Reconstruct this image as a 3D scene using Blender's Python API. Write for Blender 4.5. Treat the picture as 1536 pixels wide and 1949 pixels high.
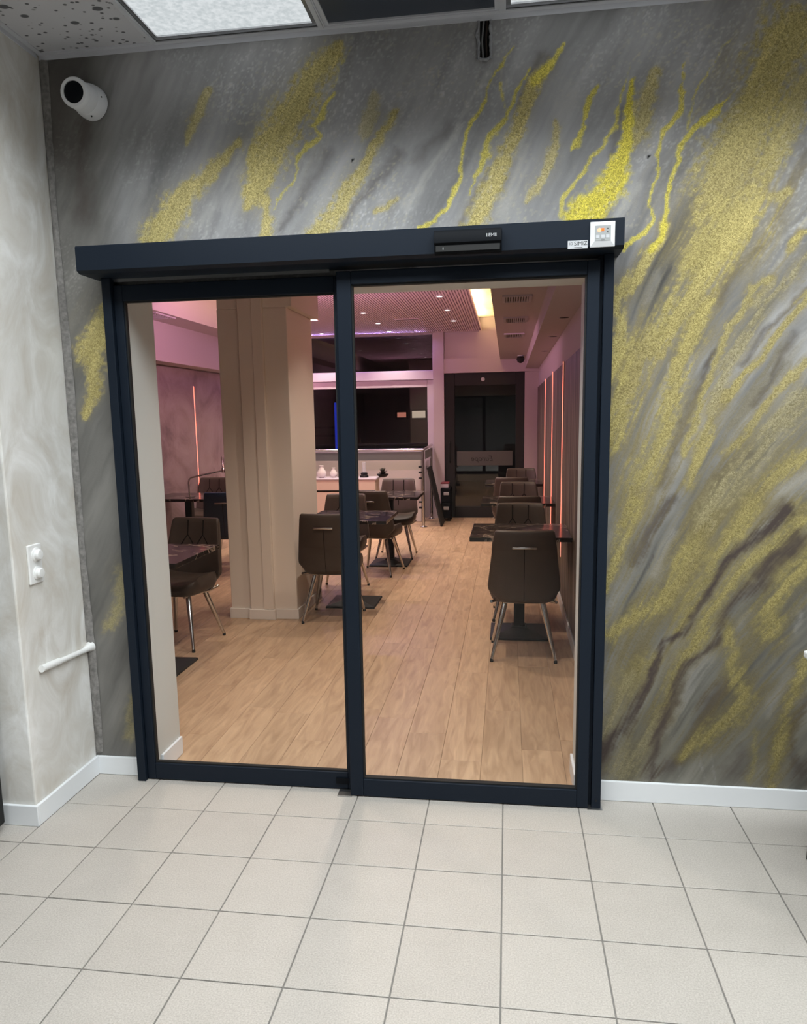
import bpy, bmesh, math, random
import numpy as np
from mathutils import Vector, Matrix

for o in list(bpy.data.objects): bpy.data.objects.remove(o, do_unlink=True)
scene = bpy.context.scene
COL = scene.collection
PI = math.pi
rnd = random.Random(7)

# ------------------------------------------------------------------ camera
cam_d = bpy.data.cameras.new('camera'); cam = bpy.data.objects.new('camera', cam_d); COL.objects.link(cam)
scene.camera = cam
YAW, PITCH, ROLL = -0.1443, -0.1555, -0.0173
fw = Vector((math.sin(YAW)*math.cos(PITCH), math.cos(YAW)*math.cos(PITCH), math.sin(PITCH)))
rt = Vector((math.cos(YAW), -math.sin(YAW), 0)); up = rt.cross(fw)
r2 = rt*math.cos(ROLL)+up*math.sin(ROLL); u2 = -rt*math.sin(ROLL)+up*math.cos(ROLL)
cam.matrix_world = Matrix(((r2.x,u2.x,-fw.x,0.011),(r2.y,u2.y,-fw.y,-3.0068),(r2.z,u2.z,-fw.z,1.5626),(0,0,0,1)))
cam_d.sensor_fit = 'HORIZONTAL'; cam_d.sensor_width = 36; cam_d.lens = 36*1449.8/1536
cam_d.shift_x = 11.0/1536; cam_d.shift_y = 46.2/1536
cam_d.clip_start = 0.05; cam_d.clip_end = 100

# ------------------------------------------------------------------ world, exposure, colour
w = bpy.data.worlds.new('night'); scene.world = w; w.use_nodes = True
w.node_tree.nodes['Background'].inputs[0].default_value = (0.004, 0.005, 0.008, 1)
w.node_tree.nodes['Background'].inputs[1].default_value = 1.0
vs = scene.view_settings
vs.view_transform = 'Standard'; vs.look = 'None'; vs.gamma = 1; vs.use_curve_mapping = False
vs.exposure = 0.0
scene.cycles.use_denoising = True
scene.cycles.max_bounces = 8
scene.cycles.transparent_max_bounces = 16
scene.cycles.sample_clamp_indirect = 4
scene.cycles.caustics_reflective = False; scene.cycles.caustics_refractive = False

# light levels (lamps of the place and added fill)
PANEL_DOWN = 15.2      # ceiling light panels, straight down
PANEL_SIDE = 0.15      # the same panels seen at a flat angle (prismatic diffuser)
PANEL_COL = (0.93, 0.98, 1.0)
SPOT_W = 60.0          # each dining room downlight
SPOT_COL = (1.0, 0.85, 0.71)
COVE_W = 60.0          # warm cove strip
PINK_W = 40.0          # added pink fill, out of view
VIOLET_W = 12.0
LED_STRENGTH = 3.0

def area(name, loc, rot, sx, sy, power, col, spread=PI):
    d = bpy.data.lights.new(name, 'AREA'); d.shape = 'RECTANGLE'; d.size = sx; d.size_y = sy
    d.energy = power; d.color = col; d.spread = spread
    o = bpy.data.objects.new(name, d); o.location = loc; o.rotation_euler = rot; COL.objects.link(o)
    return o
# warm and violet cove strips of the dining room, plus two added pink fill lamps
area('warm_cove_strip', (-0.45, 5.2, 2.86), (0, math.radians(-140), 0), 0.05, 6.7, COVE_W, (1.0, 0.74, 0.34))
area('warm_cove_strip', (-2.90, 6.2, 2.86), (0, math.radians(180), 0), 0.05, 4.4, COVE_W*0.3, (1.0, 0.74, 0.34))
area('pink_wall_fill', (-3.775, 7.95, 2.15), (0, math.radians(-140), 0), 0.04, 1.2, PINK_W*0.8, (1.0, 0.46, 0.58))  # added fill under the left soffit, hidden from the camera
area('pink_column_fill', (-1.89, 3.43, 2.33), (math.radians(122), 0, 0), 0.5, 0.03, PINK_W*1.5, (1.0, 0.50, 0.68))  # added fill on the column's back, tints the room pink
area('violet_cove_strip', (-2.2, 8.58, 2.785), (math.radians(-30), 0, 0), 2.0, 0.02, VIOLET_W, (0.6, 0.38, 1.0))

# ------------------------------------------------------------------ node helpers
def newmat(name):
    m = bpy.data.materials.new(name); m.use_nodes = True
    nt = m.node_tree; return m, nt, nt.nodes['Principled BSDF']
def N(nt, t, **kw):
    n = nt.nodes.new(t)
    for k, v in kw.items():
        if k in n.inputs: n.inputs[k].default_value = v
        else: setattr(n, k, v)
    return n
def simple(name, col, rough=0.5, metal=0.0, noise=0.0, scale=20, bump=0.0, coat=0.0, spec=0.5):
    m, nt, b = newmat(name)
    b.inputs['Roughness'].default_value = rough; b.inputs['Metallic'].default_value = metal
    b.inputs['Coat Weight'].default_value = coat; b.inputs['Specular IOR Level'].default_value = spec
    b.inputs['Base Color'].default_value = (*col, 1)
    if noise or bump:
        tc = N(nt, 'ShaderNodeTexCoord'); no = N(nt, 'ShaderNodeTexNoise', Scale=scale, Detail=5.0)
        nt.links.new(tc.outputs['Object'], no.inputs['Vector'])
        if noise:
            r = N(nt, 'ShaderNodeValToRGB')
            r.color_ramp.elements[0].position = .3; r.color_ramp.elements[1].position = .7
            r.color_ramp.elements[0].color = (*[c*(1-noise) for c in col], 1)
            r.color_ramp.elements[1].color = (*[min(1, c*(1+noise)) for c in col], 1)
            nt.links.new(no.outputs['Fac'], r.inputs['Fac']); nt.links.new(r.outputs['Color'], b.inputs['Base Color'])
        if bump:
            bp = N(nt, 'ShaderNodeBump', Strength=bump, Distance=0.004)
            nt.links.new(no.outputs['Fac'], bp.inputs['Height']); nt.links.new(bp.outputs['Normal'], b.inputs['Normal'])
    return m
def emit(name, col, s):
    m = bpy.data.materials.new(name); m.use_nodes = True; nt = m.node_tree
    nt.nodes.remove(nt.nodes['Principled BSDF'])
    e = N(nt, 'ShaderNodeEmission', Color=(*col, 1), Strength=s)
    nt.links.new(e.outputs[0], nt.nodes['Material Output'].inputs[0]); return m
def glass(name, refl=1.0, tint=(1, 1, 1), ior=1.5):
    m = bpy.data.materials.new(name); m.use_nodes = True; nt = m.node_tree
    nt.nodes.remove(nt.nodes['Principled BSDF'])
    t = N(nt, 'ShaderNodeBsdfTransparent', Color=(*tint, 1)); g = N(nt, 'ShaderNodeBsdfGlossy', Roughness=0.0)
    ge = N(nt, 'ShaderNodeNewGeometry'); dt = N(nt, 'ShaderNodeVectorMath', operation='DOT_PRODUCT')      # Schlick reflectance of a thin pane, the same from both sides
    nt.links.new(ge.outputs['Incoming'], dt.inputs[0]); nt.links.new(ge.outputs['Normal'], dt.inputs[1])
    ab = N(nt, 'ShaderNodeMath', operation='ABSOLUTE'); nt.links.new(dt.outputs['Value'], ab.inputs[0])
    om = N(nt, 'ShaderNodeMath', operation='SUBTRACT'); om.inputs[0].default_value = 1.0; nt.links.new(ab.outputs[0], om.inputs[1])
    pw = N(nt, 'ShaderNodeMath', operation='POWER'); pw.inputs[1].default_value = 5.0; nt.links.new(om.outputs[0], pw.inputs[0])
    mu = N(nt, 'ShaderNodeMath', operation='MULTIPLY_ADD'); mu.inputs[1].default_value = .9; mu.inputs[2].default_value = .055*refl; nt.links.new(pw.outputs[0], mu.inputs[0])
    mx = N(nt, 'ShaderNodeMixShader')
    nt.links.new(mu.outputs[0], mx.inputs[0])
    nt.links.new(t.outputs[0], mx.inputs[1]); nt.links.new(g.outputs[0], mx.inputs[2])
    nt.links.new(mx.outputs[0], nt.nodes['Material Output'].inputs[0]); return m

# ------------------------------------------------------------------ mesh helpers
class MB:
    def __init__(s): s.v = []; s.f = []; s.m = []
    def add(s, vs, fs, mi=0):
        k = len(s.v); s.v += [tuple(p) for p in vs]; s.f += [tuple(i+k for i in f) for f in fs]; s.m += [mi]*len(fs); return s
    def box(s, x0, x1, y0, y1, z0, z1, mi=0):
        return s.add([(x0,y0,z0),(x1,y0,z0),(x1,y1,z0),(x0,y1,z0),(x0,y0,z1),(x1,y0,z1),(x1,y1,z1),(x0,y1,z1)],
            [(3,2,1,0),(4,5,6,7),(0,1,5,4),(1,2,6,5),(2,3,7,6),(3,0,4,7)], mi)
    def bbox(s, x0, x1, y0, y1, z0, z1, r=0.004, seg=2, mi=0):      # box with rounded edges
        bm = bmesh.new(); bmesh.ops.create_cube(bm, size=1)
        for v in bm.verts: v.co = Vector(((x0+x1)/2+v.co.x*(x1-x0), (y0+y1)/2+v.co.y*(y1-y0), (z0+z1)/2+v.co.z*(z1-z0)))
        bmesh.ops.bevel(bm, geom=bm.edges[:], offset=r, segments=seg, affect='EDGES', profile=0.5)
        bm.verts.index_update(); s.add([v.co[:] for v in bm.verts], [[v.index for v in f.verts] for f in bm.faces], mi); bm.free(); return s
    def tube(s, pts, rad, n=10, mi=0, cap=True):
        pts = [Vector(p) for p in pts]; R = rad if isinstance(rad, (list, tuple)) else [rad]*len(pts)
        vs = []; ref = None
        for i, p in enumerate(pts):
            d = (pts[min(i+1, len(pts)-1)]-pts[max(i-1, 0)]).normalized()
            if ref is None: ref = Vector((0,0,1)) if abs(d.z) < .9 else Vector((1,0,0))
            a = d.cross(ref).normalized(); b = d.cross(a).normalized(); pass
            for k in range(n):
                t = 2*PI*k/n; vs.append(p+(a*math.cos(t)+b*math.sin(t))*R[i])
        fs = []
        for i in range(len(pts)-1):
            for k in range(n):
                fs.append((i*n+k, i*n+(k+1)%n, (i+1)*n+(k+1)%n, (i+1)*n+k))
        if cap: fs += [tuple(range(n)), tuple(reversed(range((len(pts)-1)*n, len(pts)*n)))]
        return s.add(vs, fs, mi)
    def lathe(s, prof, origin=(0,0,0), axis=(0,0,1), n=24, mi=0, cap=True):     # prof: (radius, height) along axis
        ax = Vector(axis).normalized(); o = Vector(origin)
        ref = Vector((1,0,0)) if abs(ax.x) < .9 else Vector((0,1,0))
        a = ax.cross(ref).normalized(); b = ax.cross(a)
        vs = []; fs = []
        for (r, h) in prof:
            for k in range(n):
                t = 2*PI*k/n; vs.append(o+ax*h+(a*math.cos(t)+b*math.sin(t))*r)
        for i in range(len(prof)-1):
            for k in range(n): fs.append((i*n+k, i*n+(k+1)%n, (i+1)*n+(k+1)%n, (i+1)*n+k))
        if cap: fs += [tuple(reversed(range(n))), tuple(range((len(prof)-1)*n, len(prof)*n))]
        return s.add(vs, fs, mi)
    def loft(s, rings, mi=0, cap=True):
        n = len(rings[0]); vs = [p for r in rings for p in r]; fs = []
        for i in range(len(rings)-1):
            for k in range(n): fs.append((i*n+k, i*n+(k+1)%n, (i+1)*n+(k+1)%n, (i+1)*n+k))
        if cap: fs += [tuple(reversed(range(n))), tuple(range((len(rings)-1)*n, len(rings)*n))]
        return s.add(vs, fs, mi)
    def xform(s, M):
        s.v = [tuple(M @ Vector(p)) for p in s.v]; return s
    def mesh(s, name, mats, smooth=None):
        me = bpy.data.meshes.new(name); me.from_pydata(s.v, [], s.f); me.update()
        bm = bmesh.new(); bm.from_mesh(me); bmesh.ops.recalc_face_normals(bm, faces=bm.faces[:])
        if smooth is not None:
            for f in bm.faces: f.smooth = True
            for e in bm.edges:
                if len(e.link_faces) == 2 and e.calc_face_angle(0) > math.radians(smooth): e.smooth = False
        bm.to_mesh(me); bm.free()
        for m in (mats if isinstance(mats, (list, tuple)) else [mats]): me.materials.append(m)
        if isinstance(mats, (list, tuple)): me.polygons.foreach_set('material_index', s.m)
        return me
    def build(s, name, mats, parent=None, smooth=None, loc=None, rot=None):
        o = bpy.data.objects.new(name, s.mesh(name, mats, smooth)); COL.objects.link(o)
        if parent is not None: o.parent = parent
        if loc is not None: o.location = loc
        if rot is not None: o.rotation_euler = rot
        return o
def tag(o, label=None, cat=None, group=None, kind=None):
    if label: o['label'] = label
    if cat: o['category'] = cat
    if group: o['group'] = group
    if kind: o['kind'] = kind
    return o
def empty(name, loc=(0,0,0), rz=0.0):
    o = bpy.data.objects.new(name, None); o.location = loc; o.rotation_euler = (0,0,rz); o.empty_display_size = .1
    COL.objects.link(o); return o
def copy_tree(o, parent=None):
    c = o.copy(); COL.objects.link(c); c.parent = parent
    for ch in o.children: copy_tree(ch, c)
    return c
def shared(name, me, parent, loc=(0,0,0), rot=(0,0,0)):
    o = bpy.data.objects.new(name, me); COL.objects.link(o); o.parent = parent; o.location = loc; o.rotation_euler = rot; return o
def text_mesh(txt, size, depth, mat, name, parent, M, align='CENTER', shear=0.0):
    c = bpy.data.curves.new(name, 'FONT'); c.body = txt; c.size = size; c.extrude = depth; c.align_x = align; c.align_y = 'CENTER'; c.shear = shear; c.resolution_u = 3
    t = bpy.data.objects.new('tmp', c); COL.objects.link(t)
    dg = bpy.context.evaluated_depsgraph_get(); me = bpy.data.meshes.new_from_object(t.evaluated_get(dg))
    bpy.data.objects.remove(t, do_unlink=True); bpy.data.curves.remove(c)
    me.transform(M); me.materials.clear(); me.materials.append(mat); me.name = name
    o = bpy.data.objects.new(name, me); COL.objects.link(o); o.parent = parent; return o
WALLTXT = Matrix(((1,0,0,0),(0,0,-1,0),(0,1,0,0),(0,0,0,1)))   # text lying in xy -> standing, read from -y

# ------------------------------------------------------------------ materials
def mat_floor_tile():
    m, nt, b = newmat('beige_floor_tile'); b.inputs['Roughness'].default_value = 0.42
    tc = N(nt, 'ShaderNodeTexCoord'); oi = N(nt, 'ShaderNodeObjectInfo')
    ad = N(nt, 'ShaderNodeVectorMath', operation='ADD'); mulr = N(nt, 'ShaderNodeVectorMath', operation='SCALE'); mulr.inputs['Scale'].default_value = 1.0
    cx = N(nt, 'ShaderNodeCombineXYZ'); mm = N(nt, 'ShaderNodeMath', operation='MULTIPLY'); mm.inputs[1].default_value = 37.0
    nt.links.new(oi.outputs['Random'], mm.inputs[0]); nt.links.new(mm.outputs[0], cx.inputs[0]); nt.links.new(mm.outputs[0], cx.inputs[1])
    nt.links.new(tc.outputs['Object'], ad.inputs[0]); nt.links.new(cx.outputs[0], ad.inputs[1])
    n1 = N(nt, 'ShaderNodeTexNoise', Scale=210.0, Detail=3.0); n2 = N(nt, 'ShaderNodeTexNoise', Scale=9.0, Detail=4.0)
    nt.links.new(ad.outputs[0], n1.inputs['Vector']); nt.links.new(ad.outputs[0], n2.inputs['Vector'])
    r = N(nt, 'ShaderNodeValToRGB'); r.color_ramp.elements[0].position = .32; r.color_ramp.elements[1].position = .68
    r.color_ramp.elements[0].color = (0.40, 0.366, 0.328, 1); r.color_ramp.elements[1].color = (0.53, 0.492, 0.45, 1)
    nt.links.new(n1.outputs['Fac'], r.inputs['Fac'])
    mx = N(nt, 'ShaderNodeMixRGB', blend_type='MULTIPLY'); mx.inputs[0].default_value = 0.5
    r2_ = N(nt, 'ShaderNodeValToRGB'); r2_.color_ramp.elements[0].position = .3; r2_.color_ramp.elements[1].position = .75
    r2_.color_ramp.elements[0].color = (.88, .88, .87, 1); r2_.color_ramp.elements[1].color = (1, 1, 1, 1)
    nt.links.new(n2.outputs['Fac'], r2_.inputs['Fac']); nt.links.new(r.outputs[0], mx.inputs[1]); nt.links.new(r2_.outputs[0], mx.inputs[2])
    hs = N(nt, 'ShaderNodeHueSaturation'); mr = N(nt, 'ShaderNodeMapRange'); mr.inputs['To Min'].default_value = 0.965; mr.inputs['To Max'].default_value = 1.03
    nt.links.new(oi.outputs['Random'], mr.inputs['Value']); nt.links.new(mr.outputs[0], hs.inputs['Value'])
    nt.links.new(mx.outputs[0], hs.inputs['Color']); nt.links.new(hs.outputs[0], b.inputs['Base Color'])
    bp = N(nt, 'ShaderNodeBump', Strength=0.12, Distance=0.002); nt.links.new(n1.outputs['Fac'], bp.inputs['Height']); nt.links.new(bp.outputs[0], b.inputs['Normal'])
    return m
def mat_wood():
    m, nt, b = newmat('oak_vinyl_plank'); b.inputs['Roughness'].default_value = 0.38
    tc = N(nt, 'ShaderNodeTexCoord'); oi = N(nt, 'ShaderNodeObjectInfo')
    mm = N(nt, 'ShaderNodeMath', operation='MULTIPLY'); mm.inputs[1].default_value = 61.0; nt.links.new(oi.outputs['Random'], mm.inputs[0])
    cx = N(nt, 'ShaderNodeCombineXYZ'); nt.links.new(mm.outputs[0], cx.inputs[0]); nt.links.new(mm.outputs[0], cx.inputs[2])
    ad = N(nt, 'ShaderNodeVectorMath', operation='ADD'); nt.links.new(tc.outputs['Object'], ad.inputs[0]); nt.links.new(cx.outputs[0], ad.inputs[1])
    mp = N(nt, 'ShaderNodeMapping'); mp.inputs['Scale'].default_value = (22, 3.0, 22); nt.links.new(ad.outputs[0], mp.inputs[0])
    n1 = N(nt, 'ShaderNodeTexNoise', Scale=1.0, Detail=6.0, Distortion=1.2); nt.links.new(mp.outputs[0], n1.inputs['Vector'])
    r = N(nt, 'ShaderNodeValToRGB'); r.color_ramp.elements[0].position = .22; r.color_ramp.elements[1].position = .76
    r.color_ramp.elements[0].color = (0.32, 0.20, 0.118, 1); r.color_ramp.elements[1].color = (0.57, 0.395, 0.25, 1)
    nt.links.new(n1.outputs['Fac'], r.inputs['Fac'])
    hs = N(nt, 'ShaderNodeHueSaturation'); mr = N(nt, 'ShaderNodeMapRange'); mr.inputs['To Min'].default_value = 0.92; mr.inputs['To Max'].default_value = 1.07
    nt.links.new(oi.outputs['Random'], mr.inputs['Value']); nt.links.new(mr.outputs[0], hs.inputs['Value'])
    nt.links.new(r.outputs[0], hs.inputs['Color']); nt.links.new(hs.outputs[0], b.inputs['Base Color'])
    bp = N(nt, 'ShaderNodeBump', Strength=0.08, Distance=0.002); nt.links.new(n1.outputs['Fac'], bp.inputs['Height']); nt.links.new(bp.outputs[0], b.inputs['Normal'])
    return m
def mat_plaster(name, dark, mid, light, stretch=(6, 6, 2.2), rough=.55, bump=.25):
    m, nt, b = newmat(name); b.inputs['Roughness'].default_value = rough
    tc = N(nt, 'ShaderNodeTexCoord'); mp = N(nt, 'ShaderNodeMapping'); mp.inputs['Scale'].default_value = stretch
    nt.links.new(tc.outputs['Object'], mp.inputs[0])
    n1 = N(nt, 'ShaderNodeTexNoise', Scale=1.0, Detail=7.0, Distortion=1.6); n1.inputs['Roughness'].default_value = .62
    nt.links.new(mp.outputs[0], n1.inputs['Vector'])
    r = N(nt, 'ShaderNodeValToRGB'); e = r.color_ramp.elements
    e[0].position = .30; e[0].color = (*dark, 1); e[1].position = .72; e[1].color = (*light, 1)
    k = e.new(.5); k.color = (*mid, 1)
    nt.links.new(n1.outputs['Fac'], r.inputs['Fac']); nt.links.new(r.outputs[0], b.inputs['Base Color'])
    n2 = N(nt, 'ShaderNodeTexNoise', Scale=40.0, Detail=4.0); nt.links.new(tc.outputs['Object'], n2.inputs['Vector'])
    bp = N(nt, 'ShaderNodeBump', Strength=bump, Distance=0.003); nt.links.new(n2.outputs['Fac'], bp.inputs['Height']); nt.links.new(bp.outputs[0], b.inputs['Normal'])
    return m
def mat_marble():
    m, nt, b = newmat('black_marble'); b.inputs['Roughness'].default_value = .16; b.inputs['Specular IOR Level'].default_value = .35
    tc = N(nt, 'ShaderNodeTexCoord'); n1 = N(nt, 'ShaderNodeTexNoise', Scale=2.6, Detail=6.0, Distortion=1.8); nt.links.new(tc.outputs['Object'], n1.inputs['Vector'])
    r = N(nt, 'ShaderNodeValToRGB'); e = r.color_ramp.elements; e[0].position = .482; e[0].color = (.016, .012, .011, 1); e[1].position = .518; e[1].color = (.02, .015, .013, 1)
    k = e.new(.5); k.color = (.32, .25, .2, 1)
    nt.links.new(n1.outputs['Fac'], r.inputs['Fac']); nt.links.new(r.outputs[0], b.inputs['Base Color']); return m
def mat_mural():
    m, nt, b = newmat('gold_veined_mural_paint')
    at = N(nt, 'ShaderNodeAttribute', attribute_name='paint'); tc = N(nt, 'ShaderNodeTexCoord')
    n1 = N(nt, 'ShaderNodeTexNoise', Scale=150.0, Detail=2.0, Distortion=1.2); n1.inputs['Roughness'].default_value = .6
    nt.links.new(tc.outputs['Object'], n1.inputs['Vector'])
    g = N(nt, 'ShaderNodeValToRGB'); e = g.color_ramp.elements
    e[0].position = .36; e[0].color = (.60, .57, .50, 1); e[1].position = .64; e[1].color = (1.42, 1.42, 1.50, 1)
    nt.links.new(n1.outputs['Fac'], g.inputs['Fac'])
    mx = N(nt, 'ShaderNodeMixRGB', blend_type='MULTIPLY')
    nt.links.new(at.outputs['Alpha'], mx.inputs[0]); nt.links.new(at.outputs['Color'], mx.inputs[1]); nt.links.new(g.outputs[0], mx.inputs[2])
    nt.links.new(mx.outputs[0], b.inputs['Base Color'])
    ro = N(nt, 'ShaderNodeMapRange'); ro.inputs['To Min'].default_value = .65; ro.inputs['To Max'].default_value = .42; b.inputs['Specular IOR Level'].default_value = .3
    nt.links.new(at.outputs['Alpha'], ro.inputs['Value']); nt.links.new(ro.outputs[0], b.inputs['Roughness'])
    me_ = N(nt, 'ShaderNodeMath', operation='MULTIPLY'); me_.inputs[1].default_value = .12
    nt.links.new(at.outputs['Alpha'], me_.inputs[0]); nt.links.new(me_.outputs[0], b.inputs['Metallic'])
    st = N(nt, 'ShaderNodeMapRange'); st.inputs['To Min'].default_value = .12; st.inputs['To Max'].default_value = .6
    nt.links.new(at.outputs['Alpha'], st.inputs['Value'])
    bp = N(nt, 'ShaderNodeBump', Distance=0.003); nt.links.new(st.outputs[0], bp.inputs['Strength'])
    nt.links.new(n1.outputs['Fac'], bp.inputs['Height']); nt.links.new(bp.outputs[0], b.inputs['Normal'])
    return m
def mat_panel(col, down, side):
    m = bpy.data.materials.new('prismatic_light_panel'); m.use_nodes = True; nt = m.node_tree
    nt.nodes.remove(nt.nodes['Principled BSDF'])
    ge = N(nt, 'ShaderNodeNewGeometry'); dt = N(nt, 'ShaderNodeVectorMath', operation='DOT_PRODUCT')
    nt.links.new(ge.outputs['Incoming'], dt.inputs[0]); nt.links.new(ge.outputs['Normal'], dt.inputs[1])
    mr = N(nt, 'ShaderNodeMapRange', interpolation_type='SMOOTHSTEP')
    mr.inputs['From Min'].default_value = .34; mr.inputs['From Max'].default_value = .54
    mr.inputs['To Min'].default_value = side; mr.inputs['To Max'].default_value = down
    nt.links.new(dt.outputs['Value'], mr.inputs['Value'])
    tc = N(nt, 'ShaderNodeTexCoord'); no = N(nt, 'ShaderNodeTexNoise', Scale=55.0, Detail=3.0); nt.links.new(tc.outputs['Object'], no.inputs['Vector'])
    r = N(nt, 'ShaderNodeValToRGB'); r.color_ramp.elements[0].position = .35; r.color_ramp.elements[1].position = .65
    r.color_ramp.elements[0].color = (.72, .78, .8, 1); r.color_ramp.elements[1].color = (*col, 1)
    nt.links.new(no.outputs['Fac'], r.inputs['Fac'])
    e = N(nt, 'ShaderNodeEmission'); nt.links.new(r.outputs[0], e.inputs[0]); nt.links.new(mr.outputs[0], e.inputs[1])
    nt.links.new(e.outputs[0], nt.nodes['Material Output'].inputs[0]); return m
def mat_perforated():
    m, nt, b = newmat('perforated_ceiling_tile'); b.inputs['Roughness'].default_value = .9
    tc = N(nt, 'ShaderNodeTexCoord')
    def dots(scale, lo, hi):
        mp = N(nt, 'ShaderNodeMapping'); mp.inputs['Scale'].default_value = (scale, scale*1.3, 0.001); nt.links.new(tc.outputs['Object'], mp.inputs[0])
        v = N(nt, 'ShaderNodeTexVoronoi', Scale=1.0); nt.links.new(mp.outputs[0], v.inputs['Vector'])
        mr = N(nt, 'ShaderNodeMapRange'); mr.inputs['From Min'].default_value = lo; mr.inputs['From Max'].default_value = hi
        nt.links.new(v.outputs['Distance'], mr.inputs['Value']); return mr
    a = dots(12, .20, .25); c = dots(30, .18, .26)
    mn = N(nt, 'ShaderNodeMath', operation='MINIMUM'); nt.links.new(a.outputs[0], mn.inputs[0]); nt.links.new(c.outputs[0], mn.inputs[1])
    r = N(nt, 'ShaderNodeValToRGB'); r.color_ramp.elements[0].color = (.12, .12, .13, 1); r.color_ramp.elements[1].color = (.60, .60, .63, 1)
    nt.links.new(mn.outputs[0], r.inputs['Fac']); nt.links.new(r.outputs[0], b.inputs['Base Color']); return m
def mat_streaky(name, cols, scale=(30, 30, .8), rough=.55):
    m, nt, b = newmat(name); b.inputs['Roughness'].default_value = rough
    tc = N(nt, 'ShaderNodeTexCoord'); mp = N(nt, 'ShaderNodeMapping'); mp.inputs['Scale'].default_value = scale; nt.links.new(tc.outputs['Object'], mp.inputs[0])
    n1 = N(nt, 'ShaderNodeTexNoise', Scale=1.0, Detail=6.0); nt.links.new(mp.outputs[0], n1.inputs['Vector'])
    r = N(nt, 'ShaderNodeValToRGB'); e = r.color_ramp.elements
    e[0].position = .3; e[0].color = (*cols[0], 1); e[1].position = .7; e[1].color = (*cols[-1], 1)
    if len(cols) > 2: k = e.new(.5); k.color = (*cols[1], 1)
    nt.links.new(n1.outputs['Fac'], r.inputs['Fac']); nt.links.new(r.outputs[0], b.inputs['Base Color']); return m

M = dict(
 tile=mat_floor_tile(), grout=simple('grey_grout', (.19, .18, .165), .9), wood=mat_wood(), underlay=simple('dark_joint', (.28, .18, .115), .8),
 mural=mat_mural(),
 plaster=mat_plaster('pale_venetian_plaster', (.60, .555, .49), (.71, .69, .65), (.87, .865, .85), (4.5, 4.5, 3.0)),
 white=simple('white_gloss_paint', (.80, .82, .84), .3), reveal=simple('pale_grey_reveal', (.62, .62, .585), .6),
 anth=simple('anthracite_powder_coat', (.007, .012, .021), .5, spec=.2, bump=.05, scale=400), black=simple('black_plastic', (.004, .005, .007), .6, spec=.1),
 rubber=simple('black_rubber', (.006, .006, .006), .7), alu=simple('brushed_aluminium', (.5, .5, .5), .35, 1.0),
 offwhite=simple('white_plastic', (.76, .77, .79), .35), ivory=simple('white_switch_plastic', (.82, .82, .81), .28),
 greyface=simple('grey_keypad', (.36, .37, .37), .4), glass=glass('clear_door_glass', .5), darkglass=glass('window_glass', 1.6, (.8, .8, .8)),
 ceilmetal=simple('white_ceiling_tee', (.62, .63, .67), .5), perf=mat_perforated(), panel=mat_panel(PANEL_COL, PANEL_DOWN, PANEL_SIDE), dimpanel=mat_panel(PANEL_COL, .72, .80),
 unlit=simple('unlit_light_panel', (.045, .055, .075), .35), ceilpaint=simple('white_ceiling', (.7, .7, .7), .8),
 chase_lip=simple('broken_plaster', (.30, .30, .31), .9, noise=.2, scale=80, bump=.6), seamfill=simple('grey_filler', (.20, .19, .18), .9, noise=.3, scale=60, bump=.5), chase_in=simple('dark_chase', (.03, .028, .027), .95), cable=simple('grey_cable', (.22, .22, .22), .6), cableb=simple('brown_cable', (.07, .05, .04), .6),
 pinkwall=simple('pale_mauve_paint', (.50, .42, .455), .7), slat=simple('pale_ceiling_slat', (.68, .54, .60), .6), rear=simple('taupe_wall_paint', (.26, .25, .24), .8),
 pinkframe=simple('white_window_frame', (.52, .455, .515), .4), colpaint=simple('beige_column_paint', (.80, .72, .64), .6), colbase=simple('white_column_base', (.80, .75, .70), .5),
 smoke=mat_plaster('smoky_mauve_plaster', (.15, .10, .105), (.26, .19, .195), (.33, .26, .265), (2.0, 1.1, 1.4), .6, .1),
 streak=mat_streaky('grey_brown_streaked_panel', [(.03, .02, .015), (.10, .072, .055), (.36, .29, .24)]),
 stone=mat_streaky('veined_upper_ceiling', [(.45, .38, .30), (.66, .60, .52), (.72, .67, .60)], (9, 1.2, 9), .7),
 led=emit('red_orange_led', (1.0, .17, .11), LED_STRENGTH), spot=emit('downlight_lens', (1.0, .93, .86), 6.0),
 leather=simple('taupe_brown_leather', (.056, .040, .032), .45, spec=.35, noise=.12, scale=9, bump=.08), seam=simple('dark_seam', (.008, .006, .005), .8, spec=.1),
 navy=simple('navy_leather', (.012, .028, .062), .4), chrome=simple('chrome', (.62, .60, .58), .16, 1.0),
 marble=mat_marble(), iron=simple('black_iron', (.008, .008, .009), .5, spec=.2), dots=simple('black_print', (.01, .01, .01), .6),
 label=simple('silver_label', (.55, .56, .58), .35), ledred=emit('red_display', (1.0, .22, .06), 1.6), ledwarm=emit('orange_display', (1.0, .55, .35), 1.6),
 peach=simple('peach_bench_front', (.68, .54, .45), .6), steel=simple('stainless_steel', (.55, .55, .56), .2, 1.0), railplate=simple('grey_rail_plate', (.13, .14, .135), .4), lowwall=simple('white_low_wall', (.62, .57, .56), .7),
 chalk=simple('chalkboard', (.012, .012, .012), .5), film=simple('grey_film', (.075, .075, .07), .5), shopwall=simple('dark_facade', (.05, .045, .04), .8), asphalt=simple('asphalt', (.03, .03, .03), .9),
 lit=emit('lit_shop_window', (1.0, .80, .62), .55), litred=emit('lit_red_sign', (1.0, .35, .25), .5), glow=emit('blue_glow', (.03, .06, .75), .55), ceramic=simple('white_ceramic', (.78, .75, .72), .2), leaf=simple('dark_leaf', (.05, .055, .04), .5), tray=simple('white_tray', (.8, .8, .8), .3),
)
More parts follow.
